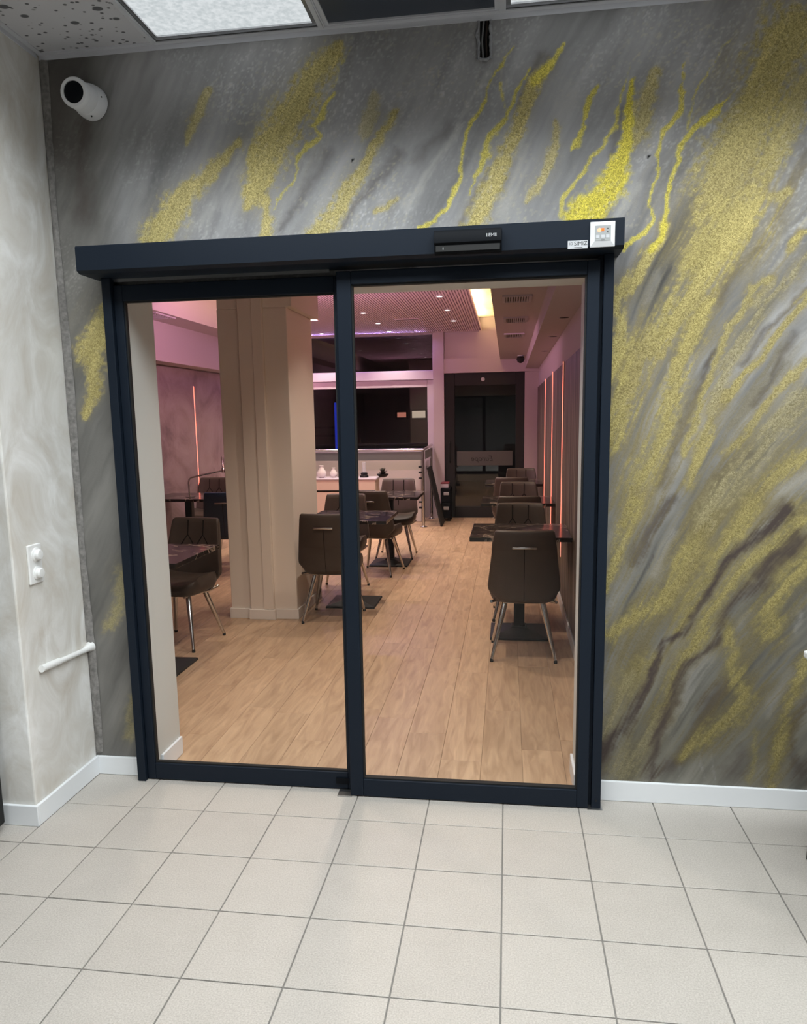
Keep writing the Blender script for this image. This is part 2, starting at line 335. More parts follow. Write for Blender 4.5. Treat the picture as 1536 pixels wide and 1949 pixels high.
# ------------------------------------------------------------------ front room: setting
H = 2.98
XL = -1.811            # face of the plastered pier, left of the door
OX0, OX1, OZ = -1.52, 0.302, 2.072   # door opening
b = MB()
b.box(-2.40, OX0, .004, .235, 0, 3.0).box(OX1, 3.2, .004, .235, 0, 3.0)
b.box(OX0, OX1, .004, .235, OZ, 2.838).box(OX0, -.097, .004, .235, 2.838, 3.0).box(-.060, OX1, .004, .235, 2.838, 3.0).box(-.097, -.060, .04, .235, 2.838, 3.0)
wall_back = tag(b.build('wall_back', M['reveal']), 'grey and gold marbled wall with the sliding glass door in it', kind='structure')

# the painted mural: colours per vertex, strokes in wall metres: kind strength x z width ...
STROKES = '''g 0.7 -1.128 2.809 0.0298 -1.164 2.733 0.0596 -1.199 2.679 0.0446 -1.229 2.62 0.0149
g 0.9 -1.025 2.612 0.0248 -1.091 2.55 0.0495 -1.19 2.47 0.0695 -1.281 2.389 0.1117 -1.374 2.296 0.1146 -1.398 2.267 0.0916
g 0.95 -0.628 2.911 0.0566 -0.71 2.828 0.1129 -0.773 2.733 0.1224 -0.838 2.646 0.1486 -0.903 2.567 0.1489 -0.937 2.484 0.1159 -0.972 2.41 0.0793 -1 2.374 0.0406
g 0.85 -0.975 2.571 0.0495 -0.988 2.506 0.0198
g 0.9 -0.915 2.398 0.0386 -0.913 2.331 0.0495 -0.916 2.264 0.0457
y 0.7 -0.632 2.759 0.0113 -0.674 2.708 0.0264 -0.711 2.656 0.0241 -0.692 2.618 0.0213 -0.749 2.576 0.0242 -0.781 2.531 0.0174 -0.794 2.476 0.0099 -0.847 2.432 0.0099 -0.88 2.367 0.0077
g 0.9 -0.398 2.68 0.0367 -0.448 2.62 0.0413 -0.489 2.559 0.0376 -0.52 2.497 0.0386 -0.582 2.436 0.0579 -0.624 2.363 0.058 -0.677 2.309 0.0792 -0.729 2.264 0.058
g 0.5 -0.475 2.739 0.0275 -0.506 2.669 0.0471 -0.528 2.598 0.0376
g 0.8 -0.404 2.375 0.0193 -0.444 2.344 0.029 -0.484 2.328 0.0145
y 0.4 -0.621 2.795 0.0092 -0.61 2.865 0.0075 -0.569 2.915 0.0056
y 0.8 0.034 2.864 0.0073 -0.003 2.823 0.0106 -0.06 2.774 0.0088 -0.089 2.705 0.0112 -0.128 2.635 0.0187 -0.148 2.564 0.0198 -0.172 2.501 0.0168 -0.182 2.418 0.0154 -0.208 2.354 0.0197 -0.268 2.291 0.0217 -0.329 2.265 0.0197
y 0.7 -0.022 2.754 0.0112 -0.017 2.7 0.0094 -0.007 2.654 0.0073
y 0.8 0.091 2.781 0.0094 0.035 2.714 0.0169 -0.012 2.636 0.0182 -0.05 2.566 0.0281 -0.089 2.477 0.0281 -0.123 2.424 0.0134 -0.138 2.378 0.0075
y 0.75 0.193 2.852 0.0128 0.157 2.784 0.0354 0.111 2.735 0.0364
g 0.95 0.157 2.784 0.0354 0.111 2.735 0.0546 0.073 2.666 0.0546 0.036 2.588 0.0561 -0.012 2.491 0.0673 -0.06 2.383 0.0768 -0.109 2.273 0.0768
g 0.75 0.183 2.596 0.0228 0.179 2.534 0.0356 0.142 2.454 0.0468 0.105 2.392 0.0421 0.067 2.339 0.014
y 0.85 0.316 2.707 0.0182 0.294 2.66 0.0346 0.272 2.608 0.0124 0.282 2.581 0.0218 0.255 2.529 0.0319 0.241 2.512 0.0091
y 0.75 0.429 2.781 0.0053 0.4 2.67 0.0124 0.393 2.582 0.0142 0.348 2.514 0.015 0.303 2.472 0.0164 0.257 2.402 0.0206 0.22 2.34 0.0187 0.197 2.276 0.0234
y 1 0.435 2.729 0.0182 0.437 2.641 0.0354 0.426 2.553 0.0407 0.41 2.465 0.0819 0.38 2.377 0.1274 0.306 2.298 0.1498 0.26 2.264 0.1216
g 0.8 0.529 2.756 0.0354 0.5 2.672 0.0639 0.467 2.551 0.0655 0.45 2.516 0.0354
y 0.8 0.622 2.784 0.0052 0.608 2.69 0.012 0.602 2.603 0.0221 0.549 2.554 0.0221 0.538 2.484 0.0128 0.532 2.404 0.0127 0.516 2.333 0.0091 0.523 2.25 0.0128 0.479 2.188 0.0273 0.433 2.153 0.0182
y 0.6 0.702 2.769 0.0053 0.653 2.678 0.012 0.638 2.61 0.0106 0.631 2.549 0.0073
y 0.4 0.76 2.841 0.0044 0.703 2.743 0.0053
y 0.85 0.778 2.652 0.0071 0.727 2.603 0.0354 0.658 2.547 0.0266 0.615 2.488 0.0273 0.595 2.418 0.02 0.585 2.338 0.0273 0.568 2.275 0.0168 0.553 2.203 0.02 0.527 2.144 0.0227
g 0.9 0.984 2.856 0.1725 0.905 2.736 0.1549 0.859 2.612 0.1552 0.804 2.485 0.2125 0.774 2.354 0.2368 0.772 2.22 0.2004 0.712 2.136 0.1093
g 0.75 1.025 2.685 0.0516 0.983 2.577 0.1032 0.937 2.468 0.1093 0.906 2.391 0.0729
g 0.8 0.998 2.324 0.0273 0.929 2.301 0.0354
g 0.8 1.056 2.187 0.0172 1.017 2.153 0.0265
g 0.92 0.804 2.259 0.1618 0.763 2.19 0.1665 0.722 2.119 0.1553 0.692 2.042 0.1221 0.661 1.964 0.1406 0.618 1.908 0.1483 0.574 1.863 0.1253 0.523 1.812 0.1054 0.473 1.743 0.1171 0.441 1.655 0.1202 0.414 1.535 0.1109 0.405 1.444 0.0721
g 0.9 0.56 2.239 0.0228 0.551 2.172 0.0257 0.514 2.118 0.0342 0.487 2.068 0.0399 0.442 2.024 0.0585 0.408 1.973 0.0527 0.416 1.892 0.0469 0.431 1.803 0.117 0.415 1.715 0.1054
g 0.85 0.725 1.927 0.0555 0.699 1.871 0.0703 0.673 1.814 0.0586 0.636 1.739 0.0685 0.628 1.651 0.0761 0.608 1.562 0.0781 0.588 1.472 0.0781 0.549 1.381 0.0924 0.511 1.289 0.0841 0.484 1.195 0.066 0.461 1.133 0.0493
g 0.85 1.056 2.187 0.0162 1.011 2.161 0.0162
p 0.8 1.06 2.115 0.0333 1.018 2.04 0.0444 0.978 1.986 0.0399 0.926 1.931 0.0388 0.885 1.859 0.0342 0.844 1.791 0.0342 0.813 1.728 0.0399 0.783 1.647 0.0399 0.764 1.559 0.0351
g 0.75 0.774 1.588 0.0351 0.764 1.559 0.0351 0.745 1.47 0.0361 0.72 1.379 0.041 0.694 1.288 0.0421
g 0.75 0.942 2.032 0.0278 0.896 1.978 0.0342 0.854 1.922 0.0277 0.818 1.867 0.0228 0.793 1.793 0.02 0.768 1.724 0.0171 0.737 1.648 0.0205 0.712 1.56 0.0234 0.688 1.44 0.0293 0.672 1.398 0.018
g 0.8 1.07 1.96 0.0333 1.017 1.883 0.0278 0.976 1.827 0.0277 0.935 1.766 0.0257 0.883 1.692 0.0228 0.835 1.634 0.0285 0.796 1.6 0.0351
g 0.7 1.084 1.727 0.0285 1.028 1.682 0.0277 0.986 1.637 0.0235 0.946 1.562 0.0342 0.898 1.503 0.0342 0.855 1.45 0.0293 0.811 1.409 0.024
p 0.75 1.091 1.611 0.0667 1.058 1.554 0.0799 0.995 1.484 0.0684 0.942 1.419 0.0878 0.888 1.36 0.0781 0.846 1.287 0.0855 0.79 1.226 0.0961 0.758 1.165 0.0863
g 0.75 1.104 1.406 0.0585 1.041 1.365 0.0723 0.988 1.311 0.0644 0.945 1.25 0.0587 0.908 1.196 0.0601 0.871 1.134 0.0527
g 0.75 1.116 1.208 0.0602 1.07 1.165 0.0601
g 0.85 0.506 1.221 0.0603 0.475 1.144 0.0536 0.45 1.059 0.055 0.412 0.952 0.0564 0.393 0.879 0.0423
g 0.85 0.792 1.18 0.0872 0.744 1.075 0.1006 0.694 0.99 0.1033 0.671 0.912 0.0963 0.619 0.839 0.0847 0.539 0.794 0.0635 0.459 0.742 0.065 0.405 0.689 0.065
g 0.8 0.919 1.221 0.0805 0.873 1.111 0.0738 0.825 1.027 0.0738 0.776 0.942 0.0757 0.726 0.863 0.0705 0.696 0.783 0.0688 0.664 0.724 0.0565
g 0.85 1.119 1.16 0.0672 1.067 1.105 0.0719 0.993 1.042 0.0738 0.925 0.979 0.0757 0.863 0.915 0.0757 0.82 0.843 0.0705 0.784 0.756 0.0776 0.747 0.683 0.0795 0.696 0.608 0.0706 0.665 0.533 0.0578 0.647 0.458 0.0506 0.616 0.366 0.0578
p 0.6 0.616 0.366 0.0578 0.584 0.273 0.0651 0.516 0.186 0.0909 0.475 0.129 0.0909
g 0.8 1.127 1.029 0.0874 1.089 0.946 0.0939 1.041 0.889 0.0939 1.007 0.804 0.1006 1.011 0.725 0.0826
g 0.6 0.586 0.612 0.0706 0.533 0.551 0.0867 0.486 0.49 0.0814
p 0.6 0.486 0.49 0.0814 0.454 0.413 0.0506 0.427 0.336 0.0681 0.401 0.257 0.0444
g 0.75 0.851 0.758 0.0413 0.876 0.65 0.0564 0.901 0.541 0.065 0.932 0.453 0.0919 0.896 0.378 0.0846 0.83 0.33 0.0723 0.758 0.251 0.0578 0.699 0.187 0.037
g 0.8 1.153 0.621 0.0413 1.127 0.526 0.0413 1.106 0.438 0.0423 1.092 0.348 0.0482 1.077 0.258 0.0494 1.062 0.159 0.0434 1.053 0.09 0.0423
g 0.45 0.993 0.314 0.0282 0.978 0.231 0.0282 0.977 0.117 0.0282
o 0.7 0.706 1.026 0.289 0.633 0.84 0.3526 0.569 0.737 0.2819 0.476 0.624 0.1877
o 0.7 1.054 0.994 0.2818 0.97 0.746 0.2477 0.915 0.527 0.2167 0.792 0.26 0.1879
o 0.6 0.989 1.787 0.1483 0.861 1.557 0.1756 0.788 1.288 0.2523 0.706 1.134 0.2588
o 0.65 0.534 1.859 0.2565 0.47 1.654 0.2225 0.447 1.413 0.1973 0.422 1.227 0.1579
o 0.5 0.848 2.655 0.3719 0.792 2.353 0.3825
o 0.5 1.1 1.465 0.176 1.016 1.317 0.1756 0.938 1.165 0.1806
o 0.5 0.526 0.551 0.3036 0.456 0.321 0.2812
o 0.5 1.085 0.459 0.2065 1.051 0.234 0.2121
g 0.8 -1.601 2.017 0.0504 -1.642 1.954 0.1032 -1.695 1.857 0.1206 -1.675 1.774 0.0775 -1.672 1.699 0.0603 -1.724 1.625 0.0441 -1.738 1.574 0.027
g 0.45 -1.622 0.929 0.0676 -1.651 0.779 0.0761 -1.703 0.677 0.0529
g 0.35 -1.622 0.353 0.0529 -1.654 0.176 0.0539
d 1 1.062 1.194 0.0523 0.951 1.104 0.0403 0.902 1.048 0.0403 0.827 0.978 0.0482 0.791 0.899 0.0403 0.743 0.791 0.0344 0.685 0.703 0.0353 0.618 0.679 0.0353 0.593 0.612 0.0353 0.576 0.515 0.0361 0.53 0.423 0.037 0.484 0.323 0.0454 0.423 0.235 0.0578 0.403 0.188 0.0592
d 0.95 1.099 1.091 0.0672 1.021 1.001 0.0605 0.961 0.923 0.0604 0.899 0.859 0.0619 0.855 0.801 0.0494 0.82 0.699 0.0282 0.776 0.64 0.0282 0.711 0.572 0.0433 0.673 0.489 0.0578 0.649 0.405 0.0506 0.624 0.313 0.0444 0.599 0.236 0.0444 0.582 0.119 0.0444
d 0.75 0.869 0.518 0.0423 0.825 0.449 0.0688 0.787 0.381 0.065 0.75 0.273 0.0578 0.692 0.179 0.0592 0.631 0.129 0.0578
d 0.7 1.162 0.476 0.0413 1.136 0.387 0.0344 1.115 0.29 0.0423 1.113 0.215 0.0423 1.149 0.164 0.0847
d 0.75 0.632 1.235 0.0403 0.568 1.152 0.0705 0.518 1.053 0.0619 0.492 0.996 0.0494
d 0.7 0.559 1.025 0.0113 0.547 0.968 0.0085
d 0.7 0.525 0.816 0.0141 0.499 0.786 0.0085
d 0.5 0.93 0.229 0.0867 0.907 0.151 0.1084
d 0.5 0.443 0.282 0.0434 0.411 0.141 0.0592
d 0.7 0.893 2.139 0.0324 0.835 2.087 0.0456 0.794 2.015 0.0388 0.77 1.937 0.0342
d 0.75 0.771 1.782 0.0171 0.74 1.713 0.0234 0.715 1.631 0.0351 0.69 1.542 0.041 0.664 1.459 0.0421 0.615 1.374 0.048 0.582 1.289 0.0555
d 0.65 1.068 1.993 0.0432 1.019 1.928 0.0333 0.978 1.884 0.0222 0.904 1.818 0.0285 0.864 1.733 0.0285
d 0.5 1.041 1.837 0.0399 0.991 1.758 0.0333 0.968 1.666 0.0222 0.916 1.586 0.0293
d 0.65 0.897 1.414 0.0585 0.832 1.336 0.0661 0.777 1.257 0.0661 0.728 1.189 0.0601
d 0.6 1.05 1.214 0.0601 0.985 1.165 0.0585
d 0.45 0.493 1.848 0.0234 0.483 1.802 0.0117
d 0.5 0.656 1.513 0.018 0.614 1.386 0.0234 0.57 1.301 0.036
d 0.5 0.128 2.813 0.0546 0.082 2.728 0.0219 0.035 2.669 0.0131
d 0.5 -0.07 2.448 0.0192 -0.129 2.34 0.0288 -0.158 2.276 0.0288
d 0.4 -0.226 2.614 0.0576 -0.335 2.511 0.0481
d 0.5 1.039 2.461 0.0516 0.997 2.342 0.0546 0.951 2.229 0.0354
d 0.45 0.414 2.643 0.0274 0.398 2.555 0.0273 0.368 2.477 0.0182
d 0.5 -0.395 2.526 0.047 -0.482 2.439 0.047 -0.553 2.369 0.0386 -0.606 2.296 0.0297
d 0.45 -0.669 2.552 0.058 -0.733 2.454 0.0581 -0.808 2.364 0.0407 -0.853 2.29 0.0304
d 0.6 -1.637 2.718 0.061 -1.67 2.585 0.0712 -1.676 2.39 0.1146
d 0.4 -1.709 2.893 0.2035 -1.757 2.61 0.1221
d 0.5 -0.884 2.519 0.0298 -0.931 2.408 0.0396
l 0.5 -1.004 2.601 0.058 -1.062 2.492 0.0916 -1.132 2.381 0.1248 -1.2 2.307 0.1221
l 0.3 -0.626 2.632 0.0753 -0.699 2.545 0.0581
l 0.35 -0.751 2.529 0.0483 -0.838 2.384 0.0595 -0.883 2.31 0.0495
l 0.6 -0.177 2.611 0.0384 -0.296 2.462 0.0394 -0.378 2.344 0.0591
l 0.5 -0.07 2.793 0.0375 -0.167 2.656 0.0288
l 0.6 0.065 2.577 0.0748 0.027 2.443 0.0842 -0.021 2.306 0.0769
l 0.4 0.224 2.683 0.1095 0.187 2.614 0.0749
l 0.4 0.724 2.481 0.0531 0.653 2.45 0.0266
l 0.45 0.473 2.371 0.0546 0.383 2.239 0.0562
l 0.5 1.053 2.236 0.0324 0.968 2.163 0.0314 0.905 2.106 0.0278
l 0.55 0.848 1.934 0.0222 0.808 1.844 0.0228
l 0.85 0.681 1.767 0.0285 0.667 1.679 0.0293 0.647 1.591 0.0176
l 0.8 0.595 1.74 0.0176 0.581 1.652 0.0301 0.561 1.575 0.024
l 0.7 0.739 1.601 0.0293 0.725 1.53 0.024 0.705 1.458 0.0176
l 0.4 1.078 1.836 0.0333 1.018 1.769 0.0399
l 0.6 1.018 1.478 0.0456 0.945 1.359 0.041 0.915 1.287 0.0351
l 0.6 1.109 1.334 0.057 0.992 1.238 0.0468
l 0.3 0.555 2.059 0.0685 0.513 1.969 0.0443
l 0.5 0.637 1.096 0.055 0.606 1.032 0.0537 0.582 0.939 0.062
l 0.6 0.62 0.643 0.0217 0.601 0.576 0.0217
l 0.45 0.79 0.618 0.0847 0.733 0.52 0.0847 0.69 0.422 0.0705 0.645 0.307 0.0666
l 0.5 1.118 0.785 0.0413 1.102 0.727 0.0336
l 0.4 0.929 0.788 0.0413 0.892 0.73 0.0344
l 0.4 1.112 0.569 0.0413 1.07 0.495 0.0413 1.03 0.383 0.0565
l 0.6 0.787 0.222 0.0116 0.785 0.099 0.0118
l 0.5 0.821 0.223 0.0101 0.83 0.101 0.0101
l 0.4 0.699 0.171 0.0116 0.695 0.094 0.0118
l 0.4 -1.633 0.335 0.0108 -1.628 0.282 0.007'''
def vnoise(x, y, seed):
    rs = np.random.RandomState(seed); L = rs.rand(256, 256)
    xi = np.floor(x).astype(int); yi = np.floor(y).astype(int); fx = x-xi; fy = y-yi
    fx = fx*fx*(3-2*fx); fy = fy*fy*(3-2*fy)
    g = lambda a, c: L[a % 256, c % 256]
    return (g(xi, yi)*(1-fx)+g(xi+1, yi)*fx)*(1-fy)+(g(xi, yi+1)*(1-fx)+g(xi+1, yi+1)*fx)*fy
def fbm(x, y, seed, octv=4):
    s = 0; a = .5; t = 0
    for k in range(octv): s = s+a*vnoise(x*2**k, y*2**k, seed+k*17); t += a; a *= .55
    return s/t
def make_mural():
    step = .006; X0, X1, Z0, Z1 = XL, 1.62, 0.0, H
    nx = int(round((X1-X0)/step))+1; nz = int(round((Z1-Z0)/step))+1
    xs = np.linspace(X0, X1, nx); zs = np.linspace(Z0, Z1, nz); XX, ZZ = np.meshgrid(xs, zs)
    # flow lines: lean from upper right to lower left, flatter towards the right
    def slope(x, z):
        t = np.clip((2.35-z)/.35, 0, 1); lo_ = np.clip(.13+.60*x, .34, .92)
        return (.52*(1-t)+lo_*t)*np.where(x < .30, 0, 1)+np.where(x < .30, .52, 0)
    PSI = XX.copy(); zc = ZZ.copy()
    for _ in range(36):
        dz = (2.6-ZZ)/36; PSI = PSI+slope(PSI, zc)*dz; zc = zc+dz
    PSI = PSI+(fbm(XX*5, ZZ*5, 15)-.5)*.06
    wx = (fbm(XX*9+5, ZZ*9, 3)-.5)*.05+(fbm(XX*40, ZZ*40, 9)-.5)*.014
    wz = (fbm(XX*9, ZZ*9+7, 21)-.5)*.05+(fbm(XX*40+3, ZZ*40, 33)-.5)*.014
    PX, PZ = XX+wx, ZZ+wz
    cloud = fbm(PSI*7+20, ZZ*1.6+20, 40, 5); fine = fbm(PSI*30+50, ZZ*3.6, 60, 4); hair = fbm(PSI*110+9, ZZ*7, 71, 3); blot = fbm(XX*3+9, ZZ*3+4, 77, 4)
    right = np.clip((XX-.25)/.25, 0, 1)*np.clip((2.55-ZZ)/.4, 0, 1)
    val = .33*(1+(cloud-.5)*(1.0+.7*right)+(fine-.5)*(.35+.5*right)+(hair-.5)*(.12+.08*right)+(blot-.5)*.45)
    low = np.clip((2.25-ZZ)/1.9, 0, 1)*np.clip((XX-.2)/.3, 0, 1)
    foot = 1-.50*low                                         # colour grows browner and darker towards the foot, right of the door
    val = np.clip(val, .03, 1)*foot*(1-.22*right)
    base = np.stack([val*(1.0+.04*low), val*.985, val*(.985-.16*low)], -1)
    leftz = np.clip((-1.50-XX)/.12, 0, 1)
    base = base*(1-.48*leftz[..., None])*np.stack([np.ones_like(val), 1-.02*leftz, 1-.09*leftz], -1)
    gold = np.zeros_like(val); colsum = base.copy()
    grain = fbm(XX*75, ZZ*75, 91, 2)
    pal = dict(o=(.215, .178, .092), g=(.50, .42, .15), y=(.70, .60, .075), p=(.44, .385, .21), d=(.058, .042, .036), l=(.50, .485, .46))
    strokes = []
    for ln in STROKES.strip().splitlines():
        k, s, *q = ln.split(); q = list(map(float, q)); strokes.append((k, float(s), [q[i:i+3] for i in range(0, len(q), 3)]))
    order = dict(o=0, l=1, d=2, g=3, p=4, y=5); strokes.sort(key=lambda t: order[t[0]] if not (t[0] == 'd' and t[1] > .8) else 6)
    for k, s, pts in strokes:
        wmax = max(p[2] for p in pts)*2.4
        ix = [p[0] for p in pts]; iz = [p[1] for p in pts]; pad = wmax*.5+.08
        i0 = max(0, int((min(ix)-pad-X0)/step)); i1 = min(nx, int((max(ix)+pad-X0)/step)+2)
        j0 = max(0, int((min(iz)-pad-Z0)/step)); j1 = min(nz, int((max(iz)+pad-Z0)/step)+2)
        if i0 >= i1 or j0 >= j1: continue
        S = (slice(j0, j1), slice(i0, i1))
        sx, sz = PX[S], PZ[S]; best = np.full(sx.shape, -9.)
        for (ax, az, aw), (bx, bz, bw) in zip(pts, pts[1:]):
            dx, dz = bx-ax, bz-az; L2 = dx*dx+dz*dz+1e-9
            t = np.clip(((sx-ax)*dx+(sz-az)*dz)/L2, 0, 1)
            d = np.hypot(sx-ax-t*dx, sz-az-t*dz); hw = (aw+(bw-aw)*t)*.5*(1.5 if k == 'd' else 1.28 if k in 'gp' else 1)
            best = np.maximum(best, (hw-d)/np.maximum(hw, .009))
        st = (fine[S]-.5)*1.0+(hair[S]-.5)*.9; gr = grain[S]-.5; rg = right[S]
        soft = {'o': 1.3, 'g': 1.15, 'y': .6, 'p': 1.3, 'd': 1.25, 'l': 1.3}[k]
        if k in 'gp': soft = soft-.42*np.clip((ZZ[S]-1.15)/.5, 0, 1)
        n = gr*{'o': .4, 'g': .9, 'y': .7, 'p': 1.2, 'd': .3, 'l': .2}[k]+st*{'o': 1.6, 'g': .8, 'y': .45, 'p': 1.2, 'd': .8, 'l': 1.3}[k]*(.7+.7*rg)
        sm = lambda v: np.clip(v, 0, 1)**2*(3-2*np.clip(v, 0, 1))
        if k in 'gp':                                        # brown glaze around and between the gold
            h = sm((best+1.45+st*1.5)/1.9)*.85*s*(.22+.78*rg*(1-.35*np.clip((ZZ[S]-1.2)/.5, 0, 1)))
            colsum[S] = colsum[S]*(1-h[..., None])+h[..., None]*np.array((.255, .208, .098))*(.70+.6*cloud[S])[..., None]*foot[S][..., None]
            gold[S] = np.maximum(gold[S], .45*h)
        a = sm((best+n+.12)/soft)*s
        c = np.array(pal[k])
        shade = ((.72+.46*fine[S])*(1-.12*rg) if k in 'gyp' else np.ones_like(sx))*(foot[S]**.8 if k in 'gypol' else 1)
        A = a[..., None]; colsum[S] = colsum[S]*(1-A)+A*c*shade[..., None]
        gold[S] = np.maximum(gold[S]*(1-a*(k in 'dl')), a if k in 'gyp' else .4*a if k == 'o' else 0)
    grey = 1-np.clip(gold*1.5, 0, 1)
    spark = np.clip((fbm(XX*150, ZZ*150, 151, 2)-.60)*6, 0, 1)*np.clip((fbm(XX*3.2, ZZ*3.2, 160, 3)-.40)*4, 0, 1)*np.clip((ZZ-1.9)/.3, 0, 1)*grey
    colsum = colsum*(1+.45*spark[..., None])
    # sprayed gold dust on the grey between the veins
    dust = np.clip((fbm(XX*110, ZZ*110, 131, 2)-.66)*7, 0, 1)*np.clip((fbm(XX*4, ZZ*4, 140, 3)-.42)*4, 0, 1)*np.clip((ZZ-2.15)/.1, 0, 1)*np.clip((XX+1.3)/.3, 0, 1)
    colsum = colsum*(1-.5*dust[..., None])+.5*dust[..., None]*np.array((.55, .50, .36))
    for hx, hz, hr in ((-.575, 2.523, .006), (.505, 2.47, .006), (-1.60, 1.72+.0, .004)):     # screw holes
        dd = np.hypot(XX-hx, ZZ-hz); colsum[dd < hr] = (.012, .012, .012)
    verts = np.stack([XX.ravel(), np.zeros(nx*nz), ZZ.ravel()], -1)
    I, J = np.meshgrid(np.arange(nx-1), np.arange(nz-1)); a = (J*nx+I)
    cxm, czm = X0+(I+.5)*step, (J+.5)*step
    keep = ~((cxm > -1.565) & (cxm < .36) & (czm < 2.09)) & ~((cxm > -.097) & (cxm < -.060) & (czm > 2.838))
    a = a[keep]; quads = np.stack([a, a+1, a+nx+1, a+nx], -1)
    me = bpy.data.meshes.new('painted_mural'); me.vertices.add(nx*nz); me.vertices.foreach_set('co', verts.ravel())
    nq = len(quads); me.loops.add(nq*4); me.polygons.add(nq)
    me.loops.foreach_set('vertex_index', quads.ravel().astype(np.int32)); me.polygons.foreach_set('loop_start', np.arange(nq, dtype=np.int32)*4)
    me.update(calc_edges=True); me.validate()
    at = me.attributes.new('paint', 'FLOAT_COLOR', 'POINT')
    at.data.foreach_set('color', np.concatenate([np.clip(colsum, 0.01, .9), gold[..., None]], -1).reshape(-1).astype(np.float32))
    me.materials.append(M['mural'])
    o = bpy.data.objects.new('painted_mural', me); COL.objects.link(o); o.parent = wall_back
    tag(o, 'hand-painted grey mural with slanting gold veins')
make_mural()

# rough seam where the pier meets the mural
rs = random.Random(3); b = MB(); n = 60
L_, R_ = [], []
for i in range(n+1):
    z = .10+(H-.12)*i/n
    L_.append((XL+.002, -.006-.004*rs.random(), z)); R_.append((XL+.030+.004*rs.random()+.006*math.sin(i*.23), -.001-.003*rs.random(), z))
mid = [((l[0]*.45+r[0]*.55)+rs.uniform(-.004, .004), -.010-.005*rs.random(), l[2]) for l, r in zip(L_, R_)]
vs = L_+mid+R_; fs = []
for i in range(n):
    fs += [(i, n+1+i, n+2+i, i+1), (n+1+i, 2*n+2+i, 2*n+3+i, n+2+i)]
b.add(vs, fs); b.build('plaster_seam', M['seamfill'], wall_back, smooth=60)

# pier of pale plaster
b = MB().bbox(-2.12, XL, -.452, .0, 0, H, .006, 2)
pier = tag(b.build('wall_left', M['plaster']), 'pale streaked plaster pier left of the sliding door', kind='structure')
tag(MB().box(-3.3, -3.2, -6, 0, 0, H).build('wall_left', M['rear']), 'plain plaster side wall beyond the pier', kind='structure')
tag(MB().box(-3.2, -2.12, -.06, .0, 0, H).build('wall_back', M['plaster']), 'plain plaster wall behind the pier', kind='structure')
tag(MB().box(3.2, 3.3, -6, 0, 0, H).build('wall_right', M['rear']), 'plain plaster wall on the right of the lobby', kind='structure')
tag(MB().box(-3.3, 3.3, -6.1, -6, 0, H).build('wall_front', M['rear']), 'plain plaster wall behind the viewer', kind='structure')

# skirting boards
BH = .085
def skirt(name, x0, x1, y0, y1, label):
    return tag(MB().bbox(x0, x1, y0, y1, 0, BH, .003, 2).build(name, M['white']), label, kind='structure')
skirt('baseboard_left', XL, XL+.014, -.452, -.014, 'white skirting along the side of the plaster pier')
skirt('baseboard_left', -2.12, XL+.014, -.466, -.452, 'white skirting across the front of the plaster pier')
skirt('baseboard_back', XL+.0005, -1.568, -.014, -.0005, 'short white skirting between pier and door frame')
skirt('baseboard_back', .372, 3.19, -.014, -.0005, 'white skirting under the mural right of the door')
skirt('baseboard_left', OX0, OX0+.012, .03, .235, 'white skirting on the left door reveal')
skirt('baseboard_right', OX1-.012, OX1, .03, .235, 'white skirting on the right door reveal')

# tiled floor
fl = tag(MB().box(-3.2, 3.2, -6, .02, -.06, -.0035).build('floor', M['grout']), 'lobby floor of square beige tiles with grey joints', kind='structure')
T = .30; g = .0022; cache = {}
def tile(x0, x1, y0, y1):
    k = (round(x1-x0, 4), round(y1-y0, 4))
    if k not in cache:
        dx, dy = k[0]/2, k[1]/2; c = .0012
        mb = MB(); mb.loft([[(-dx,-dy,-.0035),(dx,-dy,-.0035),(dx,dy,-.0035),(-dx,dy,-.0035)], [(-dx,-dy,-.001),(dx,-dy,-.001),(dx,dy,-.001),(-dx,dy,-.001)], [(-dx+c,-dy+c,0),(dx-c,-dy+c,0),(dx-c,dy-c,0),(-dx+c,dy-c,0)]])
        cache[k] = mb.mesh('tile', M['tile'])
    return shared('tile', cache[k], fl, ((x0+x1)/2, (y0+y1)/2, rnd.uniform(-.0004, .0003)), (rnd.uniform(-.0006, .0006), rnd.uniform(-.0006, .0006), 0))
rowsY = [(-.2755, .0195)]+[(.0245-.3*(i+1), .0245-.3*i) for i in range(1, 9)]
for ri, (ya, yb) in enumerate(rowsY):
    for c in range(-8, 6):
        x0, x1 = c*T, c*T+T
        if ri < 2 and x1 <= XL-.02: continue
        if ri < 1 and x0 < XL: x0 = XL
        if x0 < XL and ya > -.45: x0 = max(x0, XL-.001)
        tile(x0+g, x1-g, ya+(g if ri else .0022), yb-g)
rest = MB()
for ri in range(9, 20):
    for c in range(-10, 10): rest.box(c*T+g, c*T+T-g, .0245-.3*(ri+1)+g, .0245-.3*ri-g, -.0035, 0)
tag(rest.build('tile', M['tile'], fl), kind='stuff')

